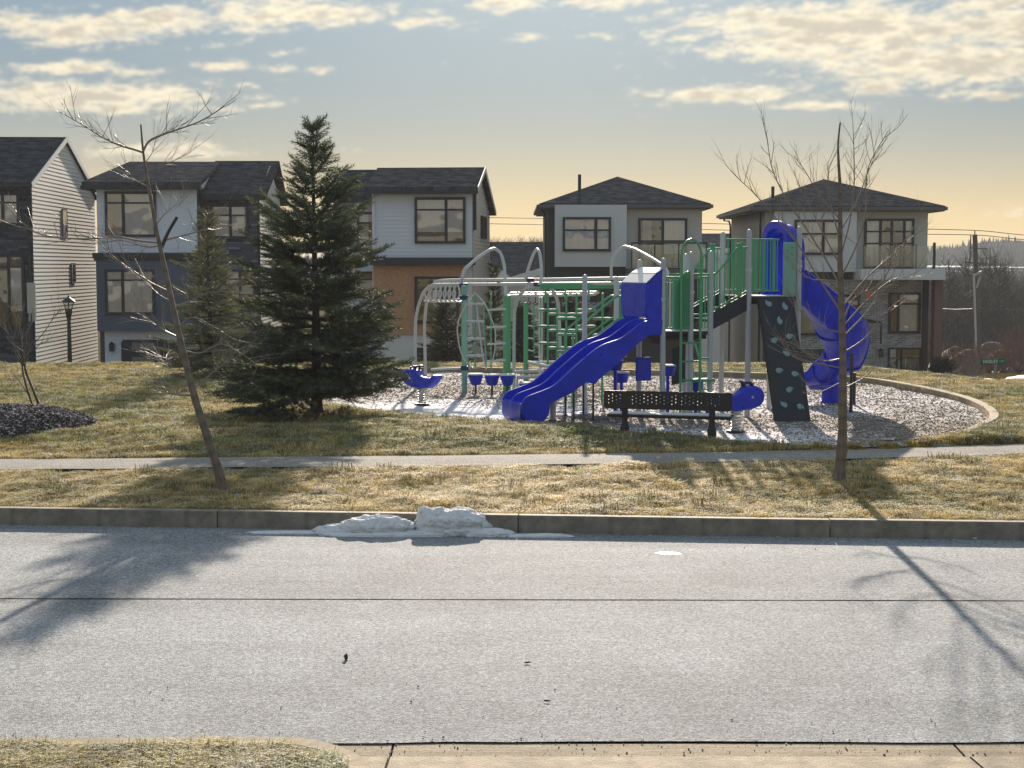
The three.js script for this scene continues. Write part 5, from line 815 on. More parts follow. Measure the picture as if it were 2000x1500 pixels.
{
  const b = on(1638, 941, .24), d0 = -b.z, R = rng(977), A = (px, py, dd = 0) => at(px, py, d0 + dd);
  const T = thing('upright_sapling', 'upright bare young tree with one orange leaf in front of the spiral slide', 'tree', V(b.x, .18, b.z));
  const tr = [[1636, 950], [1641, 915], [1645, 860], [1646, 780], [1646, 700], [1644, 610], [1641, 520], [1641, 440], [1641, 370], [1638, 320], [1637, 280], [1641, 240]].map(([x, y]) => A(x, y));
  wmesh('trunk', limb(tr, .066, .009, 12, 50, .8, 1.15), B.bark, T);
  const mains = [[[[1643, 560], [1612, 505], [1580, 455], [1540, 395], [1510, 335], [1497, 265]], .015, .3], [[[1644, 610], [1600, 545], [1560, 480], [1510, 420], [1470, 375], [1438, 345]], .014, -.4], [[[1642, 520], [1610, 460], [1585, 410], [1560, 360]], .012, .3], [[[1641, 470], [1625, 410], [1618, 360], [1617, 315]], .011, -.2], [[[1643, 540], [1672, 480], [1690, 420], [1695, 330], [1735, 255]], .015, -.3], [[[1642, 500], [1660, 430], [1668, 360], [1668, 300], [1666, 245]], .013, .2], [[[1645, 600], [1690, 545], [1740, 500], [1790, 455]], .013, .35], [[[1645, 640], [1690, 590], [1745, 545], [1785, 540]], .012, -.3], [[[1645, 660], [1700, 600], [1735, 530], [1770, 470]], .012, .2], [[[1646, 690], [1690, 660], [1730, 610], [1765, 580]], .012, -.35], [[[1646, 700], [1610, 705], [1575, 690], [1545, 668]], .011, .3], [[[1646, 720], [1600, 710], [1555, 700], [1520, 660]], .011, -.25], [[[1645, 650], [1605, 640], [1570, 615], [1540, 570]], .011, .2], [[[1646, 745], [1615, 760], [1590, 770]], .009, .2], [[[1646, 760], [1690, 735], [1720, 700]], .010, .3], [[[1642, 450], [1670, 400], [1690, 350], [1710, 300]], .011, .3], [[[1642, 430], [1600, 380], [1570, 330], [1555, 310]], .010, -.3], [[[1644, 580], [1620, 550], [1585, 545], [1545, 520]], .010, -.4], [[[1645, 630], [1670, 580], [1712, 560], [1742, 520]], .011, .5]];
  for (const [pts, r, z] of mains) { const P3 = pts.map(([x, y], i) => A(x, y, z * i / pts.length)), L1 = wmesh('branch', limb(P3, r, r * .28, 6, pts.length * 4), B.twig, T), tw = []; limbTwigs(tw, P3, r * .6, R, 5 + pts.length * 2, .30, 1, .4); wmesh('twigs', tw, B.twig, L1).userData.kind = 'stuff'; }
  const lf = A(1697, 578), s = new THREE.Shape(); s.moveTo(0, -.05); s.quadraticCurveTo(.045, -.02, .02, .03); s.quadraticCurveTo(.01, .05, 0, .06); s.quadraticCurveTo(-.01, .05, -.025, .03); s.quadraticCurveTo(-.045, -.02, 0, -.05);
  wmesh('dead_leaf', new THREE.ExtrudeGeometry(s, { depth: .002, bevelEnabled: false }).rotateY(.5).rotateZ(.3).translate(lf.x, lf.y, lf.z), phys([.55, .14, .03], .7, { transmission: .4, thickness: 0 }), T);
}
function shrub(name, label, p, h, n, spread, m, seed, lean = V(0, 0, 0), r = .012, depth = 2, group) {
  const R = rng(seed), T = thing(name, label, 'shrub', p, 0, group);
  for (let i = 0; i < n; i++) { const a = R() * 6.28, d = V(Math.cos(a) * spread * R(), 1, Math.sin(a) * spread * R()).add(lean).normalize(), out = []; twigs(out, p.clone().add(V((R() - .5) * .16, -.04, (R() - .5) * .16)), d, h * (.6 + R() * .5), r, depth, R, .3, 5); wmesh('stem', out[0], m, T); if (out.length > 1) wmesh('twigs', out.slice(1), m, T).userData.kind = 'stuff'; }
  return T;
}
{
  const b = on(78, 800, .55), R = rng(61), T = thing('bare_shrub', 'bare leaning shrub growing from the bark mound in front of the stone house', 'shrub', V(b.x, .5, b.z)), A = (x, y, z = 0) => at(x, y, -b.z + z);
  for (const [pts, r, z] of [[[[82, 806], [72, 780], [62, 755], [52, 730], [45, 700], [40, 660], [38, 620]], .026, .1], [[[66, 800], [58, 775], [50, 750], [44, 720], [48, 680], [55, 640]], .02, -.2], [[[64, 792], [52, 765], [38, 745], [22, 725]], .012, .3], [[[45, 715], [30, 690], [20, 660], [8, 630]], .012, -.3], [[[44, 715], [60, 680], [85, 650], [105, 620], [118, 605]], .011, .2], [[[42, 700], [25, 695], [0, 692], [-20, 685]], .009, .2], [[[40, 680], [32, 640], [26, 610], [24, 585]], .010, .15], [[[44, 705], [62, 690], [80, 670], [95, 665]], .009, -.2]]) { const P3 = pts.map(([x, y], i) => A(x, y, z * i / pts.length)), L1 = wmesh('stem', limb(P3, r, r * .35, 6, pts.length * 4), B.darkBark, T), tw = []; limbTwigs(tw, P3.slice(Math.min(2, P3.length - 3)), r * .45, R, 9, .30, 2, .35); wmesh('twigs', tw, B.greyTwig, L1).userData.kind = 'stuff'; }
}
// ------------------------------------------------------------------ spruces
const sprayGeo = (() => { const R = rng(3), pos = []; for (let i = 0; i < 26; i++) { const t = i / 26, a = i * 2.4, out = V(0, Math.cos(a) * .9 + .25, Math.sin(a)).normalize(), p = V(t, 0, 0), tip = p.clone().addScaledVector(out, .27 * (1 - t * .35)).add(V(.22, 0, 0)), s = V(.028, 0, 0).add(V(0, out.z, -out.y).multiplyScalar(.022)); pos.push(p.x - s.x, p.y - s.y, p.z - s.z, p.x + s.x, p.y + s.y, p.z + s.z, tip.x, tip.y, tip.z); } pos.push(-.02, -.02, 0, -.02, .02, 0, 1.05, 0, 0, -.02, 0, -.02, -.02, 0, .02, 1.05, 0, 0); return tris(pos); })();
const profAt = (t, k) => { for (let i = 1; i < t.length; i++) if (k <= t[i][0]) return lerp(t[i - 1][1], t[i][1], (k - t[i - 1][0]) / (t[i][0] - t[i - 1][0])); return 0; };
function spruce(label, base, H, Rm, seed, { density = 1, pow = .8, low = .1, tone = [.052, .068, .040], pale = .25, spray = .17, gap = 0, group, prof = null } = {}) {
  const R = rng(seed), T = thing('spruce_tree', label, 'tree', base, 0, group), wood = [], mats = [], cols = [], q = new THREE.Quaternion(), X = V(1, 0, 0);
  mesh('trunk', limb([V(0, -.1, 0), V(.01, H * .3, 0), V(-.01, H * .7, .01), V(0, H, 0)], H * .020 + .012, .006, 9, 24, .4), B.darkBark, T);
  const put = (p, d, s) => { q.setFromUnitVectors(X, d); const m = new THREE.Matrix4().compose(p, q.clone().multiply(new THREE.Quaternion().setFromAxisAngle(X, R() * 6.28)), V(s, s, s)); mats.push(m); const t = .65 + R() * .7, w = R() < pale ? 1.9 : 1; cols.push([tone[0] * t * w, tone[1] * t * w, tone[2] * t]); };
  let y = H * low;
  while (y < H * .985) {
    const k = y / H, n = k > .8 ? 4 : Math.round(7 * Math.min(1, density + .2)), Lw = prof ? Rm * profAt(prof, k) : Rm * Math.pow(1 - k, pow) * (k < .16 ? .72 + k * 1.75 : 1) + .05;
    for (let i = 0; i < n; i++) {
      if (R() < gap) continue;
      const a = (i + R() * .8) / n * 6.28 + y * 9, L1 = Lw * (.45 + R() * .65) * (.66 + .68 * vnoise(a * 1.1 + seed, y * 1.9 / H * 5)), el = lerp(-.06, .95, Math.pow(k, 1.5)) + (R() - .5) * .36, o = V(Math.cos(a), 0, Math.sin(a)), p0 = V(0, y, 0), p1 = o.clone().multiplyScalar(L1 * .5 * Math.cos(el)).add(V(0, y + L1 * .5 * Math.sin(el) - L1 * .05, 0)), p2 = o.clone().multiplyScalar(L1 * Math.cos(el)).add(V(0, y + L1 * Math.sin(el) + L1 * .03 * (1 - k), 0));
      wood.push(limb([p0, p1, p2], .006 + L1 * .009, .003, 4, 4));
      const B0 = (t) => t < .5 ? p0.clone().lerp(p1, t * 2) : p1.clone().lerp(p2, t * 2 - 1), dir = p2.clone().sub(p1).normalize(), side = V(-o.z, 0, o.x);
      const m = Math.max(3, Math.round(L1 * 13 * density));
      for (let j = 0; j < m; j++) {
        const t = .16 + .84 * (j + R() * .6) / m, p = B0(Math.min(1, t)); put(p, dir.clone().add(V((R() - .5) * .4, (R() - .4) * .3, (R() - .5) * .4)).normalize(), spray * (.8 + R() * .5));
        const tl = (.40 * L1 * (1.12 - t) + .05) * (.7 + R() * .6); for (const s of [-1, 1]) {
          const td = dir.clone().multiplyScalar(.75).addScaledVector(side, s * (.75 + R() * .3)).add(V(0, -.12 + (R() - .5) * .3, 0)).normalize(), c = Math.max(1, Math.round(tl / (spray * .62) * density));
          for (let e = 0; e < c; e++) put(p.clone().addScaledVector(td, tl * e / c).add(V(0, -.02 * e, 0)), td.clone().add(V((R() - .5) * .5, (R() - .45) * .4, (R() - .5) * .5)).normalize(), spray * (.75 + R() * .5)); }
      }
    }
    y += lerp(.10, .19, k) * (H / 5) * (.6 + R() * .8) + .02;
  }
  mesh('branches', wood, B.darkBark, T).userData.kind = 'stuff';
  const im = new THREE.InstancedMesh(sprayGeo, B.needle, mats.length), col = new THREE.Color(); mats.forEach((m, i) => { im.setMatrixAt(i, m); im.setColorAt(i, col.setRGB(...cols[i])); }); im.name = 'crown'; im.userData.kind = 'stuff'; im.castShadow = true; T.add(im);
  return T;
}
{
  const b = on(618, 812, .42); spruce('large dark spruce standing left of the playground', V(b.x, .40, b.z), 4.84, 1.2, 26, { density: .86, low: .09, spray: .23, pale: .3, gap: .2, tone: [.075, .092, .062], prof: [[0, 1.1], [.10, 1.32], [.19, 1.62], [.28, 1.56], [.365, 1.36], [.45, 1.22], [.54, 1.06], [.626, .92], [.71, .74], [.8, .50], [.87, .27], [.95, .15], [1, .03]] });
  const s = (label, px, top, d, w, seed, o) => { const a = at(px, top, d), y = gh(a.x, a.z); return spruce(label, V(a.x, y, a.z), a.y - y, w, seed, o); };
  s('thin grey green spruce behind the leaning sapling', 406, 412, 33, 1.4, 33, { density: .62, tone: [.13, .135, .09], pale: .4, spray: .19, gap: .12, low: .06 });
  s('small dark spruce behind the left arch of the climbing frame', 872, 566, 40, 1.0, 35, { density: .6, spray: .2, gap: .1, tone: [.06, .066, .04] });
  s('slim spruce beside the orange clad house corner', 964, 516, 46, .62, 36, { density: .6, spray: .2, gap: .1, tone: [.07, .075, .045], pow: .6 });
  s('squat dark spruce behind the green ladders', 1022, 600, 41, .85, 37, { density: .6, spray: .2, tone: [.05, .056, .036] });
  s('dark spruce behind the pad climbers', 1112, 588, 42, .95, 38, { density: .6, spray: .2, tone: [.055, .058, .038] });
  s('small spruce hidden behind the stair handrails', 1180, 600, 41, .8, 39, { density: .6, spray: .2, tone: [.05, .056, .036] });
  s('dark evergreen shrub at the corner of the brick base house', 1838, 708, 55, .8, 40, { density: .7, spray: .24, tone: [.045, .05, .034], pow: .5, low: .05 });
}
console.log('plants done');
// ------------------------------------------------------------------ small things along the road
{
  // ploughed snow against the kerb: a crusted dome, a broken ridge and thin tongues in the gutter
  const cx = (px) => on(px, 1030, 0).x, x0 = cx(850), g = thing('snow_pile', 'lumpy heap of old ploughed snow against the far kerb', 'snow pile', V(x0, 0, kerbZ(x0)));
  const dirty = tex(512, 512, (u, v, i, j) => { const n = .93 + (fbm(u * 20, v * 20, 4, 20) - .5) * .12, gr = sstep(.52, .75, fbm(u * 6 + 3, v * 6, 4, 6)), d = (hash2(i >> 1, j >> 1) > .97 ? .5 : 1) * (1 - gr * .16); return [n * d, n * d * .995, n * d * (1 - gr * .04)]; }), sm = phys([.80, .81, .83], .8, { map: rep(dirty, 3, 2) });
  const lump = (px, dz, y, rx, ry, rz, amp, f, seed, nu = 220, nv = 130) => { const c = V(cx(px), y, kerbZ(cx(px)) + dz), q = new THREE.SphereGeometry(1, nu, nv), p = q.attributes.position; for (let i = 0; i < p.count; i++) { const x = p.getX(i) * rx, yy = p.getY(i) * ry, z = p.getZ(i) * rz, k = 1 + amp * noise3((x + seed) * f, yy * f + seed, z * f, 4) * 2 - amp * 1.1 * Math.abs(noise3((x + seed) * f * 2.3, yy * f * 2.3, z * f * 2.3, 3)) + .09 * noise3(x * 70, yy * 70 + seed, z * 70, 2); p.setXYZ(i, x * k + c.x, Math.max(c.y + yy * k, -.05), z * k + c.z); } const m = mergeVertices(q, 1e-4); m.computeVertexNormals(); wmesh('snow_lump', m, sm, g); };
  lump(888, .04, .05, .42, .24, .27, .34, 7, 3); lump(850, .10, .07, .22, .22, .2, .38, 9, 17); lump(745, .14, .02, .46, .17, .22, .42, 8, 29); lump(680, .17, .0, .40, .10, .17, .42, 8, 41); lump(790, .24, .0, .95, .055, .16, .35, 6, 53, 260, 70);
  lump(575, .22, .0, .52, .022, .10, .45, 5, 61, 200, 50); lump(1058, .20, .0, .40, .035, .09, .45, 6, 71, 200, 50); lump(955, .16, .0, .3, .075, .14, .4, 8, 83);
}
function chip(name, label, cat, px, py, w, d, h, m, turn, y = .006, lean = 0) { const p = on(px, py, 0), g = new THREE.IcosahedronGeometry(.5, 1), a = g.attributes.position; for (let i = 0; i < a.count; i++) { const k = .75 + .5 * hash2(Math.round(a.getX(i) * 50) + px, Math.round(a.getY(i) * 50 + a.getZ(i) * 70)); a.setXYZ(i, a.getX(i) * k, a.getY(i) * k, a.getZ(i) * k); } g.scale(w, h, d); g.rotateX(lean); g.rotateY(turn); g.computeVertexNormals(); const o = mesh(name, g, m); o.position.set(p.x, y + h * .35, p.z); return tag(o, label, cat); }
const ice = phys([.80, .82, .84], .5);
chip('ice_chunk', 'square white ice chunk at the kerb foot right of centre', 'ice', 1594, 1041, .11, .05, .07, ice, .3, .0, .5);
chip('stone_chunk', 'grey stone lump lying against the kerb face', 'stone', 1388, 1037, .11, .07, .085, mat([.25, .25, .25], .9), 0);
chip('ice_sliver', 'thin white ice sliver in the gutter near the right edge', 'ice', 1912, 1053, .15, .05, .022, ice, .1);
chip('frost_patch', 'oval white frost patch on the far lane', 'ice', 1306, 1081, .28, .13, .006, ice, 0, .001);
chip('bark_crumb', 'small black crumb standing on the near lane', 'debris', 676, 1288, .03, .025, .045, P.black, .4);
chip('leaf_scrap', 'dark flat leaf scrap on the near lane', 'debris', 1030, 1296, .055, .02, .01, phys([.02, .016, .012], 1, { specularIntensity: 0 }), .2);
chip('twig_scrap', 'short dark twig on the road near the driveway', 'debris', 1068, 1371, .05, .012, .01, phys([.02, .016, .012], 1, { specularIntensity: 0 }), -.2);
{ const R = rng(19), geo = [0, 1, 2].map((i) => { const g = new THREE.IcosahedronGeometry(.5, 0), a = g.attributes.position; for (let k = 0; k < a.count; k++) { const q = .7 + .6 * hash2(Math.round(a.getX(k) * 90) + i * 31, Math.round(a.getY(k) * 90 + a.getZ(k) * 40)); a.setXYZ(k, a.getX(k) * q, a.getY(k) * q * .7, a.getZ(k) * q); } g.computeVertexNormals(); return g; });
  const im = new THREE.InstancedMesh(geo[1], mat([1, 1, 1], .9), 1100), m4 = new THREE.Matrix4(), q = new THREE.Quaternion(), col = new THREE.Color(); for (let i = 0; i < 1100; i++) { const near = i < 420, x = near ? -1 + R() * 6.5 : -6 + R() * 12.5, z = near ? nearZ + .01 + R() * .28 : R() < .5 ? kerbZ(x) + .02 + Math.pow(R(), 3) * .7 : nearZ - Math.pow(R(), 3) * 1.6, s = .004 + Math.pow(R(), 4) * .012; q.setFromEuler(new THREE.Euler(R() * 6, R() * 6, R() * 6)); m4.compose(V(x, (near ? -.012 : .001) + s * .2, z), q, V(s, s, s)); im.setMatrixAt(i, m4); const t = R(); t < .35 ? col.setRGB(.65, .63, .58) : t < .6 ? col.setRGB(.07, .05, .035) : col.setRGB(.25, .23, .2); im.setColorAt(i, col); }
  im.name = 'road_grit'; im.userData = { kind: 'stuff', label: 'grit and salt grains scattered along the road edges' }; scene.add(im); }
// ------------------------------------------------------------------ lamp post on the back street
{
  const a = at(134, 600, 44), y0 = gh(a.x, a.z), g = thing('street_lamp', 'black lantern style street lamp in front of the white gable wall', 'street lamp', V(a.x, y0, a.z)), k = 44 / FOCAL, top = at(134, 578, 44).y - y0, Y = (py) => at(134, py, 44).y - y0;
  mesh('pole', [new THREE.CylinderGeometry(.052, .085, Y(621), 12).translate(0, Y(621) / 2, 0), new THREE.CylinderGeometry(.13, .15, .5, 12).translate(0, .25, 0), new THREE.CylinderGeometry(.075, .06, .08, 12).translate(0, Y(622), 0)], P.black, g);
  const head = mesh('lantern_base', new THREE.LatheGeometry([[.01, Y(622)], [.06, Y(621)], [.10, Y(612)], [.11, Y(604)], [.05, Y(602)], [.01, Y(602)]].map((p) => new THREE.Vector2(...p)), 12), P.black, g);
  const cage = []; for (let i = 0; i < 6; i++) { const t = i / 6 * 6.283 + .2; cage.push(bar(V(Math.cos(t) * .10, Y(604), Math.sin(t) * .10), V(Math.cos(t) * .17, Y(590), Math.sin(t) * .17), .012, 6)); } cage.push(new THREE.TorusGeometry(.17, .014, 6, 18).rotateX(Math.PI / 2).translate(0, Y(590), 0));
  mesh('lantern_cage', cage, P.black, head); mesh('lantern_glass', new THREE.CylinderGeometry(.158, .092, Y(590) - Y(604), 6, 1, true).rotateY(.2).translate(0, Y(597), 0), K.railGlass, head);
  mesh('lantern_roof', [new THREE.LatheGeometry([[.20, Y(591)], [.205, Y(589)], [.14, Y(585)], [.05, Y(581)], [.02, Y(580)], [.026, Y(579)], [.008, Y(576)], [0, Y(576)]].map((p) => new THREE.Vector2(...p)), 14)], P.black, head);
}
// ------------------------------------------------------------------ street name sign
{
  const d = 36.2, a = at(1943, 774, d), y0 = gh(a.x, a.z), g = thing('street_name_sign', 'green street name sign on a steel post at the right edge', 'street sign', V(a.x, y0, a.z)), Y = (py) => at(1943, py, d).y - y0, X = (px) => at(px, 706, d).x - a.x;
  mesh('sign_post', bar(V(0, -.1, 0), V(0, Y(711), 0), .028, 10), mat([.22, .20, .19], .5), g);
  const blade = mesh('sign_blade', rbox(X(1966) - X(1915), Y(700) - Y(712), .012, .005).translate((X(1966) + X(1915)) / 2, (Y(700) + Y(712)) / 2, 0), mat([.008, .10, .065], .5), g);
  const font = await new FontLoader().loadAsync('fonts/droid/droid_sans_bold.typeface.json');
  const txt = (s, size, x, y) => new TextGeometry(s, { font, size, depth: .002, curveSegments: 3, bevelEnabled: false }).translate(x, y, .0065);
  const h = Y(700) - Y(712), t1 = txt('HADLEY', h * .56, X(1919.5), Y(712) + h * .23); t1.computeBoundingBox(); const wd = X(1948) - X(1919.5), sc = wd / (t1.boundingBox.max.x - t1.boundingBox.min.x), x0 = t1.boundingBox.min.x; t1.translate(-x0, 0, 0).scale(sc, 1, 1).translate(x0, 0, 0);
  mesh('sign_lettering', t1, mat([.55, .60, .58], .6), blade); mesh('sign_suffix', txt('CRES', h * .26, X(1951.5), Y(712) + h * .42), mat([.30, .48, .42], .6), blade);
  const p = at(1938, 770, 36.6), s = thing('marker_post', 'thin grey marker post beside the street name sign', 'post', V(p.x, gh(p.x, p.z), p.z)); mesh('shaft', bar(V(0, -.1, 0), V(0, at(1937, 727, 36.6).y - s.position.y, 0), .016, 8), mat([.30, .27, .24], .6), s); mesh('cap', new THREE.SphereGeometry(.03, 8, 6).translate(0, at(1937, 727, 36.6).y - s.position.y, 0), K.white, s);
}
// ------------------------------------------------------------------ back street, utility pole and wires
{
  const zc = (x) => -47.5 - .05 * x, pos = [], uv = [], idx = [], xs = range(-60, 90, 2);
  xs.forEach((x) => { for (let k = 0; k <= 4; k++) { const z = zc(x) + 3.4 - k * 1.7; pos.push(x, Math.max(gh(x, z, true), gh(x, z + 1, true)) * .5 + gh(x, zc(x), true) * .5 + .06, z); uv.push(x / 3, z / 3); } });
  for (let i = 0; i < xs.length - 1; i++) for (let k = 0; k < 4; k++) { const a = i * 5 + k, b = a + 5; idx.push(a, b, a + 1, b, b + 1, a + 1); }
  const g = new THREE.BufferGeometry(); g.setAttribute('position', new THREE.Float32BufferAttribute(pos, 3)); g.setAttribute('uv', new THREE.Float32BufferAttribute(uv, 2)); g.setIndex(idx); g.computeVertexNormals(); if (g.attributes.normal.getY(0) < 0) { g.setIndex(idx.reverse()); g.computeVertexNormals(); }
  struct('back_street', g, mat([.80, .80, .82], .85, { map: asphaltTex }));
  // frosted car park and far street on the right
  const sheet = (name, px0, px1, py0, py1, h, m) => { const c = [on(px0, py1, h), on(px1, py1, h), on(px1, py0, h), on(px0, py0, h)]; return struct(name, tris([c[0], c[1], c[2], c[0], c[2], c[3]].flatMap((p) => [p.x, p.y, p.z]), [c[0], c[1], c[2], c[0], c[2], c[3]].flatMap((p) => [p.x / 3, p.z / 3])), m); };
  // utility pole
  const D = 88, b = at(1912, 752, D), y0 = gh(b.x, b.z), T = thing('utility_pole', 'tall wooden utility pole with transformer brackets at the right', 'utility pole', V(b.x, y0, b.z)), t = at(1904, 458, D);
  wmesh('pole_shaft', limb([V(b.x, y0 - .3, b.z), b.clone().lerp(t, .5), t], .20, .13, 10, 12), mat([.11, .095, .08], .9), T);
  wmesh('ground_conduit', bar(at(1909, 745, D - .3), at(1902, 535, D - .3), .06, 8), mat([.5, .5, .5], .6), T);
  const arm = (x0, y0, x1, y1, r = .05) => bar(at(x0, y0, D - .25), at(x1, y1, D - .25), r, 6);
  wmesh('cross_arm', [arm(1886, 512, 1926, 516, .05)], K.metal, T); wmesh('cross_arm', [arm(1893, 484, 1928, 486, .035)], K.metal, T); wmesh('arm_brace', [pipe([at(1886, 512, D - .25), at(1887, 522, D - .25), at(1895, 530, D - .25), at(1903, 534, D - .25)], .03, 12, 6)], K.metal, T);
  for (const [px, a0, a1] of [[1886, 520, 502], [1926, 522, 502], [1919, 516, 508], [1896, 488, 458], [1904, 458, 450]]) wmesh('insulator', arm(px, a0, px, a1, .035), K.metal, T);
  wmesh('street_light_arm', [arm(1908, 562, 1914, 540, .06), arm(1905, 537, 1918, 531, .09)], mat([.4, .4, .4], .5), T);
  [['upper', 450, 425, 466], ['middle', 459, 437, 476]].forEach(([n, y1, yl, yr]) => { const o = tag(mesh('overhead_wire', pipe([at(700, yl - 6, 96), at(960, yl, 94), at(1065, yl + 2, 93), at(1400, yl + 12, 91), at(1620, yl + 18, 90), at(1904, y1, D), at(2000, y1 + 9, 86), at(2300, yr + 10, 80)], .022, 80, 5, .3), K.trim), n + ' overhead wire running from the utility pole behind the houses', 'wire', 'overhead wires'); });
  tag(mesh('service_wire', pipe([at(1820, 600, 95), at(1860, 604, 92), at(1905, 603, D), at(1950, 604, 90), at(2050, 606, 100)], .012, 40, 5, .3), K.trim), 'low black service wire crossing the pole before the woods', 'wire');
  // snow windrow and ground snow on the right
  const bank = (px0, px1, py, d, h, w, label) => { const a = at(px0, py, d), c = at(px1, py, d), n = 26, gg = new THREE.SphereGeometry(1, 30, 10), p = gg.attributes.position; for (let i = 0; i < p.count; i++) { const k = .8 + .4 * fbm(p.getX(i) * 4 + d, p.getZ(i) * 3 + p.getY(i) * 2, 3); p.setXYZ(i, p.getX(i) * (c.x - a.x) / 2 * k, Math.max(-.2, p.getY(i)) * h * k, p.getZ(i) * w * k); } gg.computeVertexNormals(); const o = mesh('snow_bank', gg, M.snow); o.position.set((a.x + c.x) / 2, gh((a.x + c.x) / 2, a.z) + .02, a.z); tag(o, label, 'snow bank'); };
  bank(1905, 1978, 772, 38.5, .16, .4, 'low white snow bank behind the street name sign'); bank(1980, 2020, 776, 38, .14, .35, 'snow lump at the right edge beside the back street');
  bank(1880, 1960, 750, 64, .22, .9, 'long snow bank on the far side of the back street'); bank(1960, 2060, 753, 66, .2, .9, 'snow bank beyond the back street at the right edge');
}
// ------------------------------------------------------------------ rough ground, boulders, woods and hill on the right
{
  const R = rng(71);
  [[1866, 684, 96, 1.0, 'left pale boulder of the heap before the woods'], [1893, 690, 94, 1.2, 'grey boulder beside the utility pole foot'], [1936, 680, 98, 1.9, 'largest rounded boulder right of the utility pole'], [1958, 692, 95, 1.4, 'flat boulder below the largest one'], [1880, 698, 92, 1.0, 'low boulder in front of the heap'], [1985, 690, 99, 1.5, 'boulder at the right edge before the woods'], [1848, 700, 95, .9, 'small boulder next to the red brown column'], [1915, 694, 96, .9, 'small frosted boulder right behind the utility pole']].forEach(([px, py, d, r0, label], i) => {
    const r = r0 * .5;
    const g = new THREE.IcosahedronGeometry(r * .62, 3), p = g.attributes.position; for (let k = 0; k < p.count; k++) { const n = .7 + .6 * fbm(p.getX(k) * 1.6 / r + i * 9, p.getY(k) * 1.6 / r + p.getZ(k) / r, 3); p.setXYZ(k, p.getX(k) * n * 1.25, p.getY(k) * n * .8, p.getZ(k) * n); } g.computeVertexNormals(); const a = at(px, py, d), o = mesh('boulder', g, mat([.13, .13, .14], .95, { map: grainTex })); o.position.set(a.x, a.y, a.z); tag(o, label, 'boulder', 'boulders before the woods');
    const y = gh(a.x, a.z); if (a.y > y + .2) { const q = mesh('earth_mound', new THREE.SphereGeometry(1, 20, 10), mat([.13, .10, .08], .95)); q.scale.set(r * 2, a.y - y + .15, 2.4); q.position.set(a.x, y - .05, a.z - .6); tag(q, ['bare earth bank under the ' + label], 'earth'); q.userData.label = 'brown earth bank under the ' + label; }
  });
  [[1862, 757, 58, 1.3, 11, 'bare frosted shrub leaning right beside the brick base house', V(.7, 0, 0)], [1880, 758, 57, 1.2, 12, 'low bare shrub right of the house corner', V(.5, 0, 0)], [1852, 756, 59, .9, 13, 'small bare shrub at the foot of the red brown column', V(.2, 0, 0)]].forEach(([px, py, d, h, n, label, lean], i) => { const a = at(px, py, d); shrub('bare_bush', label, V(a.x, gh(a.x, a.z), a.z), h, n, .8, B.greyTwig, 200 + i, lean, .014, 2); });
  [[1858, 735, 74, 2.0, 'reddish brown brush left of the utility pole'], [1885, 738, 78, 2.0, 'reddish brown brush at the utility pole foot'], [1930, 742, 80, 2.2, 'reddish brown brush behind the street name sign'], [1960, 742, 79, 2.4, 'reddish brown brush right of the street name sign'], [1990, 738, 76, 2.9, 'tall dark red bush at the right edge'], [2015, 742, 74, 3.0, 'outermost red bush at the right edge'], [1905, 735, 84, 1.8, 'low brown brush behind the utility pole'], [1945, 735, 86, 2.0, 'brown brush in front of the largest boulder']].forEach(([px, py, d, h, label], i) => { const a = at(px, py, d), y = gh(a.x, a.z); shrub('red_bush', label, V(a.x, y, a.z), h * .62, 20, 1.5, B.redTwig, 300 + i, V(0, 0, 0), .022, 2); });
  // leafless wood: one mass of trunks and twigs
  const tw = []; { const Q = rng(5); tw.push(limb([V(0, -.3, 0), V(.1, 3, 0), V(0, 6, .1), V(.1, 8.6, 0)], .11, .03, 5, 6)); for (let i = 0; i < 46; i++) { const y = 1.6 + Q() * 6.4, a = Q() * 6.28, l = (1.9 - Math.abs(y - 4) * .22) * (.6 + Q() * .6), e = V(Math.cos(a) * l, y + l * (.5 + Q() * .6), Math.sin(a) * l); tw.push(limb([V(0, y, 0), V(0, y, 0).lerp(e, .5).add(V(0, -.1, 0)), e], .035, .012, 3, 2)); for (let k = 0; k < 4; k++) { const p = V(0, y, 0).lerp(e, .4 + Q() * .6), f = p.clone().add(V((Q() - .5) * 1.2, .2 + Q() * .8, (Q() - .5) * 1.2)); tw.push(bar(p, f, .013, 3, .007)); } } }
  const geo = joined(tw), N = 900, im = new THREE.InstancedMesh(geo, mat([1, 1, 1], .9), N), m4 = new THREE.Matrix4(), q = new THREE.Quaternion(), col = new THREE.Color();
  for (let i = 0; i < N; i++) { const z = -112 - Math.pow(R(), .8) * 95, x = -z * (.255 + R() * .24), s = .62 + R() * .42; q.setFromAxisAngle(V(0, 1, 0), R() * 6.28); m4.compose(V(x, gh(x, z) - .1, z), q, V(s, s * (.9 + R() * .2), s)); im.setMatrixAt(i, m4); const t = .7 + R() * .6; R() < .06 ? col.setRGB(.32, .30, .28) : col.setRGB(.085 * t, .072 * t, .06 * t); im.setColorAt(i, col); }
  im.name = 'leafless_wood'; im.userData = { kind: 'stuff', label: 'dense leafless wood behind the boulders on the right' }; scene.add(im);
  // twiggy tree tops behind the roofs in the gaps
  const im2 = new THREE.InstancedMesh(geo, mat([.09, .08, .07], .9), 46); for (let i = 0; i < 46; i++) { const d = 128 + R() * 16, px = 930 + R() * 160, a = at(px, 472 + R() * 10, d), s = .8 + R() * .25; q.setFromAxisAngle(V(0, 1, 0), R() * 6.28); m4.compose(V(a.x, a.y - 8.6 * s, a.z), q, V(s, s, s)); im2.setMatrixAt(i, m4); } im2.name = 'distant_treetops'; im2.userData = { kind: 'stuff', label: 'bare treetops behind the roofs in the gap' }; scene.add(im2);
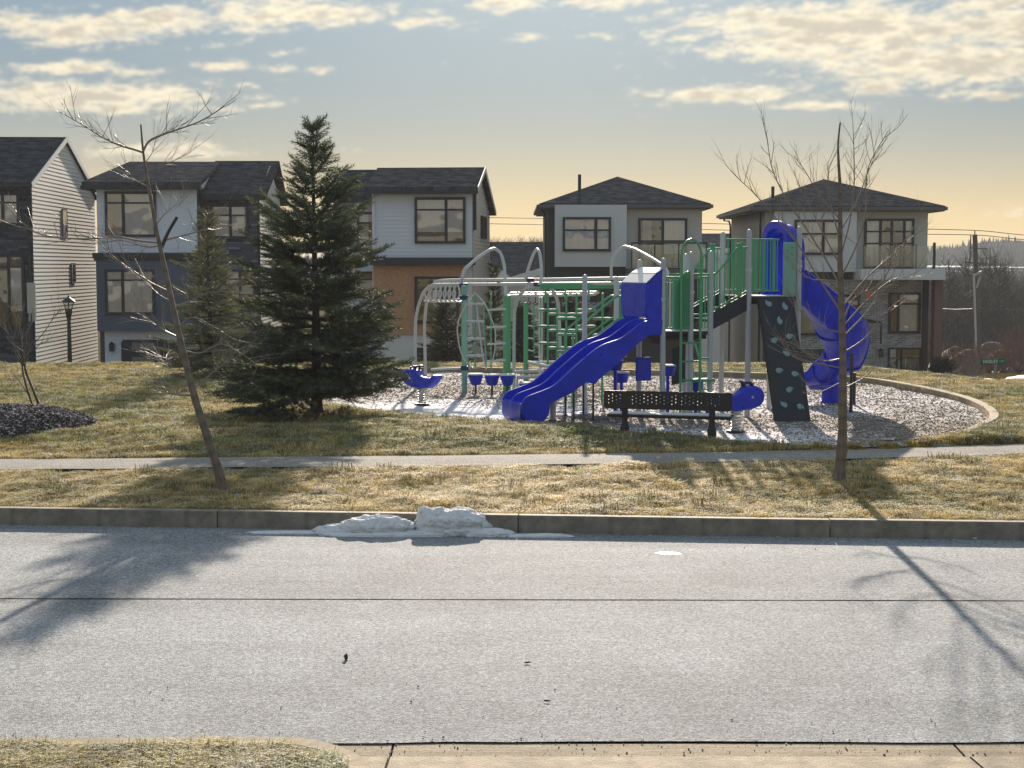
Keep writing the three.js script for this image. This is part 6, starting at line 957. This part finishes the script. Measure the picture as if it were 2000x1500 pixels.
  // hill with a spruce skyline and snowy clearings
  const ridge = (x0) => { const x = x0 * 1.95; return ridgeAt(x); }, ridgeAt = (x) => 2.9 + 640 * ((lerp(14, 46, sstep(300, 440, x)) + (fbm(x / 30, 3, 3) - .5) * 14) / FOCAL);
  const xs = range(-900, 900, 12), rows = 14, pos = [], idx = [], uv = [];
  for (let j = 0; j <= rows; j++) for (const x of xs) { const t = j / rows, top = ridge(x); pos.push(x, lerp(-12, top, Math.sin(t * Math.PI / 2)) + (fbm(x / 20, j * 1.3, 3) - .5) * 2 * t, -380 - t * 300); uv.push(x / 40, t * 8); }
  for (let j = 0; j < rows; j++) for (let i = 0; i < xs.length - 1; i++) { const a = j * xs.length + i, b = a + xs.length; idx.push(a, a + 1, b, b, a + 1, b + 1); }
  const hg = new THREE.BufferGeometry(); hg.setAttribute('position', new THREE.Float32BufferAttribute(pos, 3)); hg.setAttribute('uv', new THREE.Float32BufferAttribute(uv, 2)); hg.setIndex(idx); hg.computeVertexNormals(); struct('hill', hg, phys([.035, .04, .04], .95, { specularIntensity: 0, side: THREE.DoubleSide }));
  const cone = joined([0, 1, 2].map((i) => new THREE.ConeGeometry(1.6 - i * .45, 4, 6).translate(0, 2 + i * 2.2, 0))), Nt = 6000, im3 = new THREE.InstancedMesh(cone, phys([.035, .042, .036], .95, { specularIntensity: 0 }), Nt);
  for (let i = 0; i < Nt; i++) { const t = i < 1500 ? .97 + R() * .03 : .3 + R() * .7, x = -260 + R() * 700, top = ridge(x), s = (.5 + R() * .8) * .32; m4.compose(V(x, lerp(-12, top, Math.sin(t * Math.PI / 2)) - .4, -380 - t * 300), new THREE.Quaternion(), V(s, s * (.6 + R() * .5), s)); im3.setMatrixAt(i, m4); } im3.name = 'hill_forest'; im3.userData = { kind: 'stuff', label: 'distant spruce forest along the hazy ridge' }; scene.add(im3);
  const cl = []; for (let i = 0; i < 34; i++) { const px = 1815 + R() * 200, py = 521 + R() * 12, a = at(px, py, 345), w = 1.5 + R() * 5; const g = new THREE.SphereGeometry(1, 10, 6).scale(w, .2 + R() * .3, 4); g.translate(a.x, a.y, a.z - R() * 30); cl.push(g); } const sn = mesh('snowy_clearing', cl, M.snow); sn.userData.kind = 'structure';
  const slope = []; { const a = at(1790, 534, 340), b = at(2120, 534, 340); slope.push(new THREE.PlaneGeometry(b.x - a.x + 120, 14).rotateX(-1.2).translate((a.x + b.x) / 2, a.y - 5, -346)); } struct('clearing_bank', slope, mat([.12, .11, .10], .95));
}
console.log('details done');
renderer.render(scene, camera);
